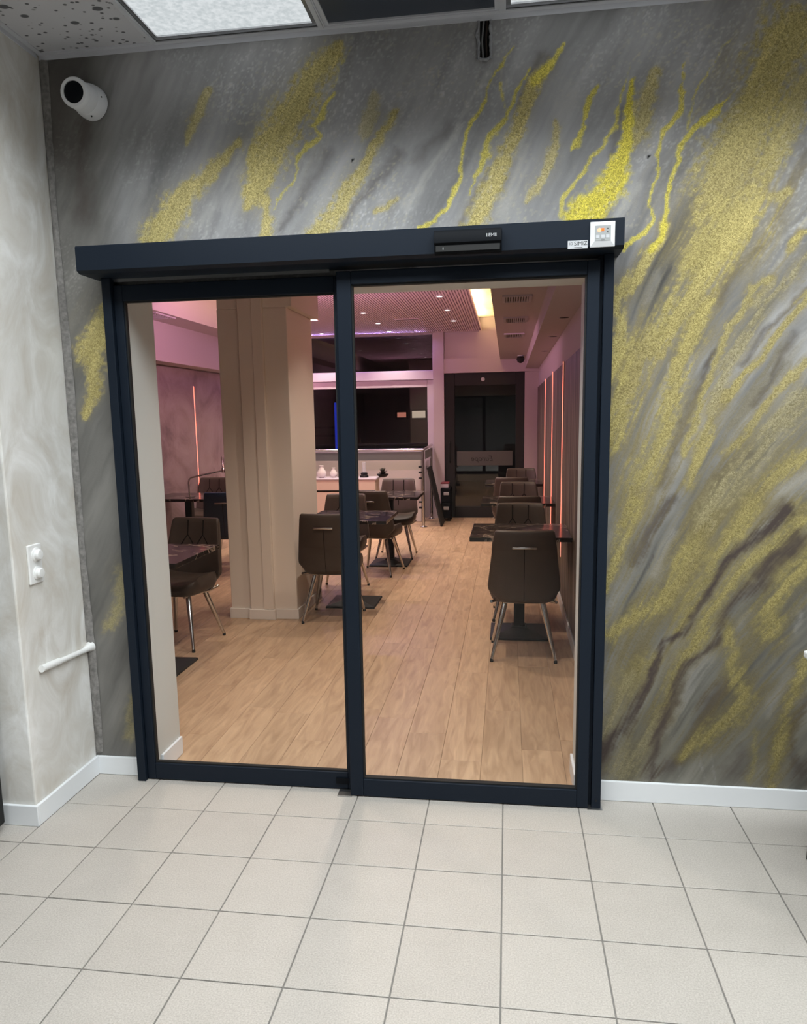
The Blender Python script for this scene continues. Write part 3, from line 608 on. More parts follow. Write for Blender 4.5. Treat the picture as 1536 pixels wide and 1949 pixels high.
# suspended ceiling
ce = tag(MB().box(-3.2, 3.2, -6, .0, H+.05, H+.09).build('ceiling', M['ceilpaint']), 'suspended lobby ceiling with metal tees and drop-in panels', kind='structure')
GX = [XL, -1.325, -.672, -.014, .64, 1.295, 1.95, 2.6, 3.2]; GY = [-.045, -.70, -1.355, -2.01, -2.665, -3.32, -3.975, -4.63, -5.285, -5.94]
tw = .024
MB().box(XL+.001, 3.19, -.024, -.0005, H-.001, H+.003).box(XL+.001, 3.19, -.004, -.0005, H-.018, H+.003).build('wall_angle', M['ceilmetal'], ce)
MB().box(XL+.0005, XL+.024, -.452, -.024, H-.001, H+.003).box(XL+.0005, XL+.004, -.452, -.024, H-.018, H+.003).build('wall_angle', M['ceilmetal'], ce)
for x in GX[1:-1]:
    MB().box(x-tw/2, x+tw/2, -5.94, -.024, H-.002, H+.002).box(x-.007, x+.007, -5.94, -.024, H-.006, H-.002).box(x-.001, x+.001, -5.94, -.024, H+.002, H+.035).build('tee_bar', M['ceilmetal'], ce)
for y in GY[1:]:
    MB().box(-3.19, 3.19, y-tw/2, y+tw/2, H-.0025, H+.0015).box(-3.19, 3.19, y-.001, y+.001, H+.0015, H+.035).build('tee_bar', M['ceilmetal'], ce)
cells = {(1, 0): 'L', (2, 0): 'D', (3, 0): 'L', (5, 0): 'L', **{(i, 1): 'L' for i in range(7)}, **{(i, 3): 'L' for i in (0, 2, 3, 4, 6)}, (1, 5): 'L', (3, 5): 'L', (5, 5): 'L'}
LBL = {(1, 0): 'bright square ceiling light panel beside the perforated ceiling tile', (3, 0): 'bright ceiling light panel right of the unlit dark panel'}
for i in range(len(GX)-1):
    for j in range(len(GY)-1):
        x0, x1, y1, y0 = GX[i]+.006, GX[i+1]-.006, GY[j]-.006, GY[j+1]+.006
        if j == 0: y1 = -.008
        k = cells.get((i, j))
        if k is None:
            o = MB().box(-(x1-x0)/2, (x1-x0)/2, -(y1-y0)/2, (y1-y0)/2, 0, .014).build('ceiling_tile', M['perf'], ce, loc=((x0+x1)/2, (y0+y1)/2, H+.0025)); continue
        f = .022
        if k == 'L': y1 = min(y1, -.03)
        root = empty('ceiling_light', ((x0+x1)/2, (y0+y1)/2, H+.003))
        tag(root, LBL.get((i, j), 'dark unlit square light panel between two bright ones' if k == 'D' else 'lit square ceiling panel further back over the lobby'), 'ceiling light', None if (i, j) in LBL or k == 'D' else 'lobby ceiling lights behind the viewer')
        hx, hy = (x1-x0)/2, (y1-y0)/2
        MB().box(-hx, -hx+f, -hy, hy, 0, .04).box(hx-f, hx, -hy, hy, 0, .04).box(-hx+f, hx-f, -hy, -hy+f, 0, .04).box(-hx+f, hx-f, hy-f, hy, 0, .04).build('frame', M['ceilmetal'] if k == 'D' else M['steel'], root)
        o = MB().add([(-hx+f, -hy+f, .006), (hx-f, -hy+f, .006), (hx-f, hy-f, .006), (-hx+f, hy-f, .006)], [(3, 2, 1, 0)])
        me = bpy.data.meshes.new('diffuser'); me.from_pydata(o.v, [], o.f); me.materials.append(M['unlit'] if k == 'D' else M['dimpanel'] if j == 0 else M['panel'])
        shared('diffuser', me, root)
# far left of the pier the grid goes on
for j in range(1, len(GY)-1):
    for xa, xb in ((-3.19, -2.63), (-2.62, -1.98), (-1.97, XL-.01)):
        MB().box(xa, xb, GY[j+1]+.006, GY[j]-.006, H+.0025, H+.016).build('ceiling_tile', M['perf'], ce)

# chase broken into the wall under the ceiling, with cables
b = MB(); rs = random.Random(11)
for sx, x in ((-1, -.097), (1, -.060)):
    pts = []
    for i in range(15):
        z = 2.832+(H-.0195-2.832)*i/14; pts.append((x+sx*(.002+.003*rs.random()+(.008 if sx < 0 and 8 < i < 11 else 0)), -.003-.003*rs.random(), z))
    b.tube(pts, [.0035+.003*rs.random() for _ in pts], 6)
b.tube([(-.098, -.004, 2.838), (-.088, -.006, 2.831), (-.070, -.006, 2.830), (-.059, -.004, 2.838)], [.004, .006, .006, .004], 6)
chase = tag(b.build('wall_chase', M['chase_lip'], smooth=50), 'rough broken plaster slot with cables below the ceiling', 'wall slot')
MB().box(-.097, -.060, .028, .036, 2.838, H).build('chase_back', M['chase_in'], chase)
MB().tube([(-.084, .012, 2.845), (-.088, .010, 2.90), (-.083, .006, 2.95), (-.080, .010, H)], .0035, 8).build('cable', M['cable'], chase, smooth=50)
MB().tube([(-.070, .016, 2.845), (-.073, .014, 2.91), (-.068, .014, H)], .003, 8).build('cable', M['cableb'], chase, smooth=50)

# ------------------------------------------------------------------ sliding door
def leaf(name, x0, x1, y0, y1, z1, st, br, tr, label):
    root = empty(name, ((x0+x1)/2, (y0+y1)/2, 0)); tag(root, label, 'sliding door', kind='structure')
    cx, cy = (x0+x1)/2, (y0+y1)/2; a, c = x0-cx, x1-cx; p, q = y0-cy, y1-cy
    MB().bbox(a, a+st[0], p, q, .004, z1, .003, 2).build('stile', M['anth'], root)
    MB().bbox(c-st[1], c, p, q, .004, z1, .003, 2).build('stile', M['anth'], root)
    MB().bbox(a+st[0], c-st[1], p, q, .004, br, .003, 2).build('bottom_rail', M['anth'], root)
    MB().bbox(a+st[0], c-st[1], p, q, tr, z1, .003, 2).build('top_rail', M['anth'], root)
    gx0, gx1 = a+st[0], c-st[1]; s = .006
    MB().box(gx0, gx0+s, p+.008, q-.008, br, tr).box(gx1-s, gx1, p+.008, q-.008, br, tr).box(gx0+s, gx1-s, p+.008, q-.008, br, br+s).box(gx0+s, gx1-s, p+.008, q-.008, tr-s, tr).build('glazing_gasket', M['rubber'], root)
    me = bpy.data.meshes.new('glass_pane'); me.from_pydata([(gx0, 0, br), (gx1, 0, br), (gx1, 0, tr), (gx0, 0, tr)], [], [(0, 1, 2, 3)]); me.materials.append(M['glass'])
    shared('glass_pane', me, root); return root
d1 = leaf('door_1', -1.552, -.60, -.040, -.006, 2.10, (.038, .050), .078, 2.038, 'left sliding glass leaf in an anthracite frame')
d2 = leaf('door_2', -.630, .336, -.092, -.052, 2.105, (.055, .044), .078, 2.056, 'right sliding glass leaf overlapping in front of the left one')
MB().box(.375, .43, -.0235, -.017, .03, .055).build('bottom_lock', M['black'], d1)
jl = tag(MB().bbox(-1.590, -1.553, -.060, -.0005, 0, 2.126, .002, 1).build('trim_1', M['anth']), 'anthracite door jamb left of the left glass leaf', kind='structure')
b = MB().bbox(.350, .386, -.085, -.0005, .002, 2.126, .002, 1).box(.338, .350, -.060, -.0005, .002, 2.126)
jr = tag(b.build('trim_2', M['anth']), 'anthracite door jamb right of the right glass leaf', kind='structure')
MB().lathe([(.004, 0), (.004, .0015)], (.368, -.085, .035), (0, -1, 0), 12).build('screw_hole', M['rubber'], jr)
MB().box(.334, .392, -.098, -.002, 0, .0035).build('foot_plate', M['alu'], jr)
tag(MB().box(-.685, -.625, -.100, -.045, .0005, .006).build('floor_guide', M['alu']), 'small flat metal guide plate on the tiles under the door meeting stiles', 'door guide')
tag(MB().box(-1.55, .335, .000, .030, .0005, .008).build('trim_3', M['alu']), 'flat metal threshold strip between tiles and wooden floor', kind='structure')

# operator box over the door
op = empty('door_operator', (-.61, 0, 2.126)); tag(op, 'long anthracite operator box over the sliding glass doors', 'door operator')
hx = 1.0165
b = MB(); prof = [(-.0005, 0), (-.150, 0), (-.170, .010), (-.170, .096), (-.164, .101), (-.0005, .101)]
b.loft([[(x, y, z) for y, z in prof] for x in (-hx+.004, hx-.004)]); b.build('cover', M['anth'], op)
for s in (-1, 1):
    MB().loft([[(s*x, y, z) for y, z in prof] for x in (hx-.004, hx)]).build('end_cap', M['anth'], op)
MB().box(-.96, -.06, -.030, -.024, -.012, .0).build('brush_strip', M['alu'], op)
# motion sensor
sn = empty('motion_sensor', (-.131, -.1703, 2.169)); tag(sn, 'black motion sensor bar mounted on the front of the door operator', 'sensor')
b = MB(); sec = [(0, -.040), (-.020, -.040), (-.030, -.030), (-.034, -.012), (-.042, -.006), (-.042, .026), (-.034, .037), (0, .040)]
b.loft([[(x*.985 if e else x, y*(.9 if e else 1), z*(.97 if e else 1)) for y, z in sec] for x, e in ((-.120, 1), (-.117, 0), (.117, 0), (.120, 1))])
b.build('body', M['black'], sn, smooth=40)
MB().box(-.112, .112, -.0345, -.033, -.034, -.014).build('lens_window', M['rubber'], sn)
text_mesh('IIEMII', .016, .0002, M['label'], 'lettering', sn, Matrix.Translation((.083, -.0424, .012)) @ WALLTXT)
MB().box(-.087, -.085, -.0352, -.034, -.028, -.020).build('status_light', M['label'], sn)
# maker's label
lb = empty('maker_label', (.249, -.1703, 2.1435)); tag(lb, 'small silver label on the operator box left of the white keypad', 'label')
b = MB().bbox(-.034, .034, -.0012, 0, -.0135, .0135, .0005, 1); b.build('plate', M['label'], lb)
text_mesh('SIMIZ', .019, .0001, M['dots'], 'lettering', lb, Matrix.Translation((.010, -.0014, .003)) @ WALLTXT)
text_mesh('ID', .013, .0001, M['dots'], 'lettering', lb, Matrix.Translation((-.022, -.0014, .003)) @ WALLTXT)
MB().box(-.012, .016, -.0014, -.0012, -.010, -.0085).build('small_print', M['dots'], lb)
# keypad
kp = empty('door_keypad', (.332, -.1703, 2.173)); tag(kp, 'white square keypad with red lit display at right end of the operator box', 'keypad')
b = MB(); o_, i_ = .0415, .028
rings = [[(-o_, 0, -o_), (o_, 0, -o_), (o_, 0, o_), (-o_, 0, o_)], [(-o_, -.006, -o_), (o_, -.006, -o_), (o_, -.006, o_), (-o_, -.006, o_)], [(-i_, -.013, -i_+.003), (i_, -.013, -i_+.003), (i_, -.013, i_+.001), (-i_, -.013, i_+.001)]]
b.loft(rings); b.build('frame', M['offwhite'], kp)
MB().box(-.0265, .0265, -.0142, -.0125, -.023, .027).build('key_face', M['greyface'], kp)
MB().lathe([(.007, 0), (.007, .0006)], (-.012, -.0142, .012), (0, -1, 0), 14).build('display', M['ledwarm'], kp)
MB().box(-.006, .004, -.0149, -.0141, .008, .018).build('display', M['ledred'], kp)
for z in (.018, .007): MB().lathe([(.0035, 0), (.001, .0005)], (.016, -.0142, z-.002), (0, -1, 0), 3).build('arrow_mark', M['dots'], kp)
for x in (-.017, 0, .016):
    MB().bbox(x-.006, x+.006, -.0152, -.0140, -.015, -.004, .0005, 1).build('button', M['label'], kp)
MB().box(-.006, .006, -.0146, -.0140, -.0215, -.0195).build('small_print', M['dots'], kp)

# security camera on the wall, top left
cc = empty('security_camera', (-1.597, 0, 2.790)); tag(cc, 'white turret security camera high on the wall in the left corner', 'camera')
ax = Vector((.06, -1, -.10)).normalized()
b = MB().lathe([(.063, 0), (.064, .014), (.062, .034), (.058, .050)], (0, -.0005, 0), (-.12, -1, .03), 32); b.build('base', M['offwhite'], cc, smooth=40)
b = MB().lathe([(.056, .0), (.056, .012), (.053, .022), (.052, .074), (.0495, .077), (.053, .080), (.053, .100), (.049, .107), (.039, .107), (.038, .100)], Vector((-.006, -.040, .0)), ax, 32); b.build('body', M['offwhite'], cc, smooth=40)
b = MB().lathe([(.038, .102), (.034, .107), (.022, .111), (.006, .113)], Vector((-.006, -.040, 0)), ax, 32); b.build('lens', M['black'], cc, smooth=60)
for t in (.1, -1.3):
    d = Vector((math.cos(t), 0, math.sin(t)))*.060
    MB().lathe([(.003, 0), (.003, .004)], (d.x-.006, -.043+d.x*.0, d.z), d, 8).build('screw', M['rubber'], cc)

# double wall switch on the pier
sw = empty('wall_switch', (XL, -.326, 1.022)); tag(sw, 'white double socket plate with round covers on the plaster pier', 'wall switch')
MB().bbox(0, .010, -.042, .042, -.077, .077, .004, 2).build('plate', M['ivory'], sw)
for z in (.036, -.036):
    c = MB().lathe([(.028, 0), (.028, .004), (.025, .006)], (.009, .004, z), (1, 0, 0), 28).build('cover', M['ivory'], sw, smooth=40)
    MB().lathe([(.020, 0), (.021, .012), (.017, .017), (.006, .018)], (.013, .004, z), (1, 0, 0), 28).build('knob', M['ivory'], c, smooth=40)

# capped pipe stub running along the pier into the corner
b = MB().tube([(XL+.014, -.335, .606), (XL+.014, -.30, .603), (XL+.014, -.02, .585)], .0115, 14)
pp = tag(b.build('pipe', M['ivory'], smooth=40), 'short white capped pipe along the plaster pier above the skirting', 'pipe')
MB().tube([(XL+.014, -.36, .608), (XL+.014, -.24, .600)], .0145, 14).build('end_sleeve', M['ivory'], pp, smooth=40)
b = MB().tube([(XL+.014, -.06, .588), (XL+.014, -.024, .590), (XL+.016, -.004, .592)], [.0115, .017, .024], 14); b.build('wall_collar', M['ivory'], pp, smooth=60)

# black framed cabinet, cut by the left edge of the picture
cb = empty('cabinet', (-2.172, -.70, 0)); tag(cb, 'black framed cabinet at left picture edge in front of the pier', 'cabinet')
MB().bbox(-.26, .26, -.2, .2, .03, .16, .008, 2).build('plinth', M['rubber'], cb)
MB().bbox(-.25, .25, -.19, .19, .16, .86, .015, 3).build('body', M['label'], cb)
MB().bbox(-.262, .262, -.2, .2, .86, .90, .008, 2).build('top', M['rubber'], cb)
for sx in (-1, 1):
    for sy in (-1, 1): MB().bbox(sx*.252-.008, sx*.252+.008, sy*.19-.008, sy*.19+.008, .155, .87, .003, 1).build('corner_post', M['rubber'], cb)
    for sy in (-1, 1): MB().lathe([(.02, 0), (.02, .03)], (sx*.2, sy*.14, 0), (0, 0, 1), 12).build('foot', M['rubber'], cb)

# white side table, only its corner reaches into the picture
st = empty('side_table', (1.328, -.62, -.075)); tag(st, 'white topped side table whose corner tip shows at right picture edge', 'table')
MB().bbox(-.31, .31, -.30, .30, .80, .825, .006, 2).build('table_top', M['tray'], st)
for sx in (-1, 1):
    for sy in (-1, 1): MB().bbox(sx*.25-.02, sx*.25+.02, sy*.24-.02, sy*.24+.02, .075, .80, .003, 1).build('leg', M['rubber'], st)
MB().box(-.24, .24, -.22, .22, .70, .80).build('apron', M['rubber'], st)
# ------------------------------------------------------------------ dining room: setting
WL, WR, YB, Y0 = -3.80, .465, 8.75, .235
HI = 3.0
df = tag(MB().box(WL, WR, .031, YB, -.06, -.004).build('floor', M['underlay']), 'dining room floor of oak coloured planks running away from the door', kind='structure')
PW, PL, gp = .185, 1.22, .0006; cache = {}
nrow = int((WR-WL)/PW)+1
for r in range(nrow):
    x0 = WL+r*PW; x1 = min(x0+PW, WR-.001)
    y = .031-rnd.uniform(0, PL*.8)
    while y < YB:
        ya, yb = max(y, .031), min(y+PL, YB-.001); y += PL
        if yb-ya < .05: continue
        k = (round(x1-x0, 3), round(yb-ya, 3))
        if k not in cache:
            dx, dy = k[0]/2-gp, k[1]/2-gp; c = .001
            cache[k] = MB().loft([[(-dx,-dy,-.004),(dx,-dy,-.004),(dx,dy,-.004),(-dx,dy,-.004)], [(-dx,-dy,-.0008),(dx,-dy,-.0008),(dx,dy,-.0008),(-dx,dy,-.0008)], [(-dx+c,-dy+c,0),(dx-c,-dy+c,0),(dx-c,dy-c,0),(-dx+c,dy-c,0)]]).mesh('plank', M['wood'])
        shared('plank', cache[k], df, ((x0+x1)/2, (ya+yb)/2, 0))

wr = tag(MB().box(WR, WR+.15, Y0, YB+.2, 0, HI).build('wall_right', M['pinkwall']), 'right dining room wall with streaked panelling and red light lines', kind='structure')
MB().box(WR-.012, WR-.0005, Y0+.01, YB-.01, .085, 1.965).build('wall_panel', M['streak'], wr)
wl = tag(MB().box(WL-.15, WL, Y0, YB+.2, 0, HI).build('wall_left', M['pinkwall']), 'left dining room wall in smoky mauve plaster', kind='structure')
MB().box(WL+.0005, WL+.012, Y0+.01, YB-.01, .085, 2.17).build('wall_panel', M['smoke'], wl)
tag(MB().box(WL, -2.40, Y0-.15, Y0, 0, HI).build('wall_front', M['pinkwall']), 'inner front wall of the dining room left of the door', kind='structure')
tag(MB().bbox(WR-.024, WR-.0125, Y0+.01, YB-.01, 0, .085, .002, 1).build('baseboard_right', M['white']), 'white skirting along the right dining room wall', kind='structure')
tag(MB().bbox(WL+.0125, WL+.024, Y0+.01, YB-.01, 0, .085, .002, 1).build('baseboard_left', M['white']), 'white skirting along the left dining room wall', kind='structure')

# upper ceiling and hung slatted ceiling
tag(MB().box(WL, WR, Y0, YB, HI, HI+.05).build('ceiling', M['stone']), 'veined upper ceiling showing in the lit gap beside the slats', kind='structure')
sc_ = tag(MB().box(-2.95, -.39, Y0+.02, 8.60, 2.812, 2.83).build('ceiling', M['slat']), 'hung ceiling of fine pale slats with recessed spots', kind='structure')
b = MB(); x = -2.945
while x < -.40: b.box(x, x+.020, Y0+.02, 8.60, 2.798, 2.8125); x += .030
tag(b.build('slats', M['slat'], sc_), kind='stuff')
MB().box(-2.95, -.39, 8.60, 8.615, 2.795, 2.86).build('edge_strip', M['slat'], sc_)
MB().box(-.39, -.378, Y0+.02, 8.60, 2.795, 2.85).build('edge_strip', M['slat'], sc_)
MB().box(-2.962, -2.95, Y0+.02, 8.60, 2.795, 2.85).build('edge_strip', M['slat'], sc_)

# soffits along both walls
sr = tag(MB().box(-.105, .265, Y0, YB, 2.38, HI).box(.265, WR-.001, Y0, YB, 2.24, HI).build('trim_4', M['pinkwall']), 'stepped boxed soffit along the right dining room wall', kind='structure')
sl = tag(MB().box(-3.57, -3.235, Y0, YB, 2.58, HI).box(WL+.001, -3.57, Y0, YB, 2.18, HI).build('trim_5', M['pinkwall']), 'stepped boxed soffit along the left dining room wall', kind='structure')
tag(MB().box(-2.1, -.42, 8.60, YB, 2.80, HI).build('trim_6', M['pinkwall']), 'boxed end of the hung ceiling over the far windows', kind='structure')

# column
co = empty('column', (-1.89, 3.03, 0)); tag(co, 'square beige column with a raised strip on its front, inside the left glass', 'column')
MB().bbox(-.27, .27, -.37, .37, .0, 2.381, .004, 1).build('shaft', M['colpaint'], co)
MB().bbox(-.10, .09, -.40, -.369, .0, 2.797, .003, 1).build('pilaster_strip', M['colpaint'], co)
MB().bbox(.01, .088, -.408, -.399, .085, 2.797, .002, 1).build('pilaster_strip', M['colpaint'], co)
MB().bbox(-.27, .31, -.37, .47, 2.38, 2.796, .01, 2).build('capital', M['colpaint'], co)
b = MB().bbox(-.282, .282, -.382, .382, 0, .08, .002, 1).bbox(-.112, .102, -.414, -.37, 0, .08, .002, 1)
b.build('skirting', M['colbase'], co)

# far wall with window and door
fw_ = MB()
fw_.box(WL, -3.30, YB, YB+.2, 0, HI).box(-3.30, -1.105, YB, YB+.2, 0, 1.0).box(-3.30, -1.105, YB, YB+.2, 2.79, HI)
fw_.box(-1.105, -.945, YB-.06, YB+.2, 0, HI).box(-.945, WR, YB, YB+.2, 2.20, HI).box(.262, WR, YB, YB+.2, 0, 2.20)
fw_.box(-.945, WR, YB-.05, YB, 2.20, 2.41)
wf = tag(fw_.build('wall_far', M['pinkwall']), 'far dining room wall with night-dark windows and a black door', kind='structure')
def window(name, x0, x1, z0, z1, f, label, gl=M['darkglass'], mat=M['pinkframe'], d=.07, y=YB+.02):
    root = empty(name, ((x0+x1)/2, y, z0)); tag(root, label, 'window', kind='structure'); hx = (x1-x0)/2; h = z1-z0
    l, r, bo, t = f
    MB().bbox(-hx, -hx+l, 0, d, 0, h, .005, 1).build('frame', mat, root); MB().bbox(hx-r, hx, 0, d, 0, h, .005, 1).build('frame', mat, root)
    MB().bbox(-hx+l, hx-r, 0, d, 0, bo, .005, 1).build('frame', mat, root); MB().bbox(-hx+l, hx-r, 0, d, h-t, h, .005, 1).build('frame', mat, root)
    me = bpy.data.meshes.new('pane'); me.from_pydata([(-hx+l, d*.5, bo), (hx-r, d*.5, bo), (hx-r, d*.5, h-t), (-hx+l, d*.5, h-t)], [], [(0, 1, 2, 3)]); me.materials.append(gl)
    shared('pane', me, root); return root
window('window_1', -3.299, -1.106, 2.245, 2.789, (.03, .015, .01, .01), 'dark glazed transom above the far window')
tag(MB().bbox(-3.299, -1.106, YB-.03, YB+.12, 2.115, 2.243, .004, 1).build('trim_7', M['pinkframe']), 'pale window transom bar between upper and lower panes', kind='structure')
window('window_2', -3.299, -1.106, 1.002, 2.113, (.08, .10, .06, .11), 'large dark far window behind the steel railing')
MB().bbox(-3.2, -1.2, YB-.06, YB+.02, 1.04, 1.05, .002, 1)
d3 = window('door_3', -.944, .261, .001, 2.198, (.155, .13, .17, .185), 'black framed glass door in the far wall', M['darkglass'], M['rubber'], .08)
MB().tube([(-.52, -.03, .85), (-.52, -.05, .87), (-.52, -.05, 1.15), (-.52, -.03, 1.17)], .010, 8).build('door_handle', M['iron'], d3)
MB().lathe([(.03, 0), (.028, .012), (.01, .016)], (-.02, -.0, 2.10), (0, -1, -.2), 14).build('door_sensor', M['label'], d3)
fm = MB().box(-.42, .43, .036, .0385, .80, 1.02).build('sign_film', M['film'], d3)
text_mesh('Europe', .115, .0006, M['dots'], 'mirrored_lettering', fm, Matrix.Translation((-.03, .0345, .905)) @ WALLTXT @ Matrix.Diagonal((-1, 1, 1, 1)), shear=.25)

# night street behind the far glass
tag(MB().box(-9, 6, YB+.21, 22, -.12, -.05).build('ground', M['asphalt']), 'dark asphalt street outside the far windows', kind='structure')
ho = empty('shop_building', (-2.0, 16.0, -.05)); tag(ho, 'dark shop building across the street seen through the far window', 'building')
MB().box(-5, 4, 0, 2, 0, 6).build('wall', M['shopwall'], ho)
for (x0, x1, z0, z1, m_) in ((-.70, -.48, 1.60, 1.72, 'litred'), (-.33, .0, 1.58, 1.75, 'lit'), (-3.4, -2.2, 1.2, 1.35, 'shopwall')):
    f = MB().box(x0-.05, x1+.05, -.06, 0, z0-.05, z1+.05).build('window', M['rubber'], ho); MB().box(x0, x1, -.07, -.061, z0, z1).build('pane', M[m_], f)
nt_ = empty('glow_tube', (-3.80, 13.9, -.05)); tag(nt_, 'upright blue neon tube added for the blue reflection in the far window', 'neon tube')
MB().lathe([(.12, 0), (.12, .04), (.03, .05), (.03, .75)], (0, 0, 0), (0, 0, 1), 16).build('stand', M['rubber'], nt_)
MB().tube([(0, 0, .75), (0, 0, 1.95)], .03, 10).build('tube', M['glow'], nt_, smooth=60)  # added glowing tube, stands in for a blue reflection in the pane

# light lines
def led(x, y, z0, z1, label, s):
    r = empty('light_line', (x, y, z0)); tag(r, label, 'light strip', 'red light lines on the walls')
    MB().box(0, s*.006, -.011, .011, 0, z1-z0).build('channel', M['label'], r)
    MB().box(s*.006, s*.011, -.0045, .0045, .004, z1-z0-.004).build('diffuser', M['led'], r)
led(WR-.0125, 3.28, .40, 1.975, 'red light line on right wall, nearest to the glass doors', -1)
led(WR-.0125, 4.72, .40, 1.975, 'red light line on right wall, middle of the three there', -1)
led(WR-.0125, 6.20, .40, 1.975, 'red light line on right wall, farthest from the glass doors', -1)
led(WL+.0125, 6.00, .50, 1.975, 'red light line on the left wall beyond the column', 1)

# recessed spots
ring = MB().lathe([(.030, -.002), (.045, -.003), (.047, .0), (.045, .004), (.030, .004), (.030, -.002)], n=20, cap=False).mesh('ring', M['white'], 40)
lens = MB().lathe([(.0005, -.0005), (.029, -.001), (.029, .002)], n=16).mesh('lens', M['spot'], 40)
SP = [(x, y) for x in (-.70, -1.71, -2.72) for y in (1.0, 2.06, 3.12, 4.18, 5.22, 6.28, 7.34, 8.32)]
SPOTLAB = {}
for x, y in SP:
    if (x < -1 and 1.5 < y < 4.0) or (x < -2 and y < 5.0) or (x > -1 and y > 8): continue      # the part before the column has none
    r = empty('ceiling_spot', (x, y, 2.797))
    side = 'right row' if x > -1 else 'middle row' if x > -2 else 'left row'
    k = int(round((y-1.0)/1.05))+1; ordn = ['first', 'second', 'third', 'fourth', 'fifth', 'sixth', 'seventh', 'eighth'][k-1]
    tag(r, f'round recessed ceiling spot, {ordn} from the glass doors in the {side}', 'ceiling spot', 'recessed spots in the slatted ceiling')
    shared('ring', ring, r); shared('lens', lens, r)
    d = bpy.data.lights.new('spot', 'SPOT'); d.energy = SPOT_W; d.color = SPOT_COL; d.spot_size = math.radians(110); d.spot_blend = .7; d.shadow_soft_size = .03
    o = bpy.data.objects.new('spot', d); COL.objects.link(o); o.parent = r; o.location = (0, 0, -.012)

# air vents and odds and ends under the ceiling
def vent(x0, x1, y0, y1, z, label):
    r = empty('air_vent', ((x0+x1)/2, (y0+y1)/2, z)); tag(r, label, 'air vent', 'air vents in the right soffit')
    hx, hy = (x1-x0)/2, (y1-y0)/2; f = .022
    MB().box(-hx, -hx+f, -hy, hy, -.012, 0).box(hx-f, hx, -hy, hy, -.012, 0).box(-hx+f, hx-f, -hy, -hy+f, -.012, 0).box(-hx+f, hx-f, hy-f, hy, -.012, 0).build('frame', M['pinkframe'], r)
    MB().box(-hx+f, hx-f, -hy+f, hy-f, -.003, -.001).build('backing', M['rubber'], r)
    n = 9
    for i in range(n):
        x = -hx+f+(2*hx-2*f)*(i+.5)/n; MB().box(x-.005, x+.005, -hy+f, hy-f, -.011, -.003).build('slat', M['pinkframe'], r)
vent(-.03, .175, 2.50, 2.80, 2.38, 'slatted air vent in right soffit, nearest to the doors')
vent(-.03, .175, 3.70, 4.05, 2.38, 'slatted air vent in right soffit, second from the doors')
vent(-.03, .175, 5.02, 5.37, 2.38, 'slatted air vent in right soffit, third and farthest')
vv = empty('air_vent', (-1.27, 6.99, 2.797)); tag(vv, 'thin slot air vent in the middle of the slatted ceiling', 'air vent')
MB().box(-.16, .16, -.06, .06, -.008, 0).build('frame', M['slat'], vv); MB().box(-.14, .14, -.02, .02, -.009, -.0075).build('slot', M['rubber'], vv)
for i, y in enumerate((2.69, 4.02, 5.60)):
    r = empty('flush_light', (.405, y, 2.24)); tag(r, ['dark round unlit recess in low right soffit, nearest one', 'dark round unlit recess in low right soffit, middle one', 'dark round unlit recess in low right soffit, farthest one'][i], 'recess', 'unlit recesses in the right soffit')
    MB().lathe([(.036, -.003), (.044, -.003), (.045, 0), (.036, 0), (.036, -.003)], n=18, cap=False).build('ring', M['pinkframe'], r); MB().lathe([(.035, -.002), (.035, -.0005)], n=18).build('recess', M['black'], r)
sp_ = empty('ceiling_camera', (.185, 8.0, 2.38)); tag(sp_, 'small round black dome camera under the right soffit near the far door', 'camera')
MB().lathe([(.045, 0), (.045, -.012), (.035, -.014)], n=20).build('mount', M['label'], sp_); MB().lathe([(.036, -.012), (.052, -.035), (.055, -.06), (.040, -.09), (.015, -.105), (.001, -.107)], n=20).build('dome', M['rubber'], sp_, smooth=60)
va = empty('air_vent', (-3.40, 4.25, 2.58)); tag(va, 'flat pale ceiling vent in the left soffit by the reveal', 'air vent')
MB().box(-.12, .12, -.22, .22, -.012, 0).build('frame', M['pinkframe'], va); MB().box(-.09, .09, -.19, .19, -.013, -.0115).build('slot', M['rubber'], va)
for i in range(7): MB().box(-.09, .09, -.18+i*.055, -.155+i*.055, -.016, -.012).build('slat', M['pinkframe'], va)

# ------------------------------------------------------------------ chairs and tables
def superring(cx, cy, z, hx, hy, n=28, p=4.0):
    out = []
    for k in range(n):
        t = 2*PI*k/n; c, s = math.cos(t), math.sin(t)
        out.append((cx+hx*math.copysign(abs(c)**(2/p), c), cy+hy*math.copysign(abs(s)**(2/p), s), z))
    return out
def shell_mesh(mat):
    rows = [(.400, .150, .014), (.404, .160, .030), (.42, .178, .038), (.465, .222, .044), (.475, .226, .045), (.50, .227, .045), (.62, .213, .044), (.74, .199, .042), (.82, .189, .038), (.850, .182, .030), (.860, .172, .014)]
    rings = []
    for z, hw, th in rows:
        yc = -.205-.075*((z-.40)/.46)
        ring = superring(0, 0, z, hw, th*.5+.008, 36, 7)
        rings.append([(x, yc+y+.055*(abs(x)/.228)**2.6, zz) for x, y, zz in ring])
    return MB().loft(rings).mesh('backrest', mat, 70)
def seat_mesh(mat):
    rings = []
    for z, k, rise in ((.375, .80, .0), (.385, .93, .2), (.41, 1.0, .5), (.44, 1.0, .8), (.462, .96, 1.0), (.470, .85, 1.0), (.472, .5, .5), (.472, .15, 0.)):
        r = superring(0, .015, z, .222*k, .215*k, 32, 4)
        rings.append([(x, y, zz+rise*.045*(abs(x)/.222)**3-(.018*rise if y > .12 else 0)) for x, y, zz in r])
    return MB().loft(rings).mesh('seat', mat, 70)
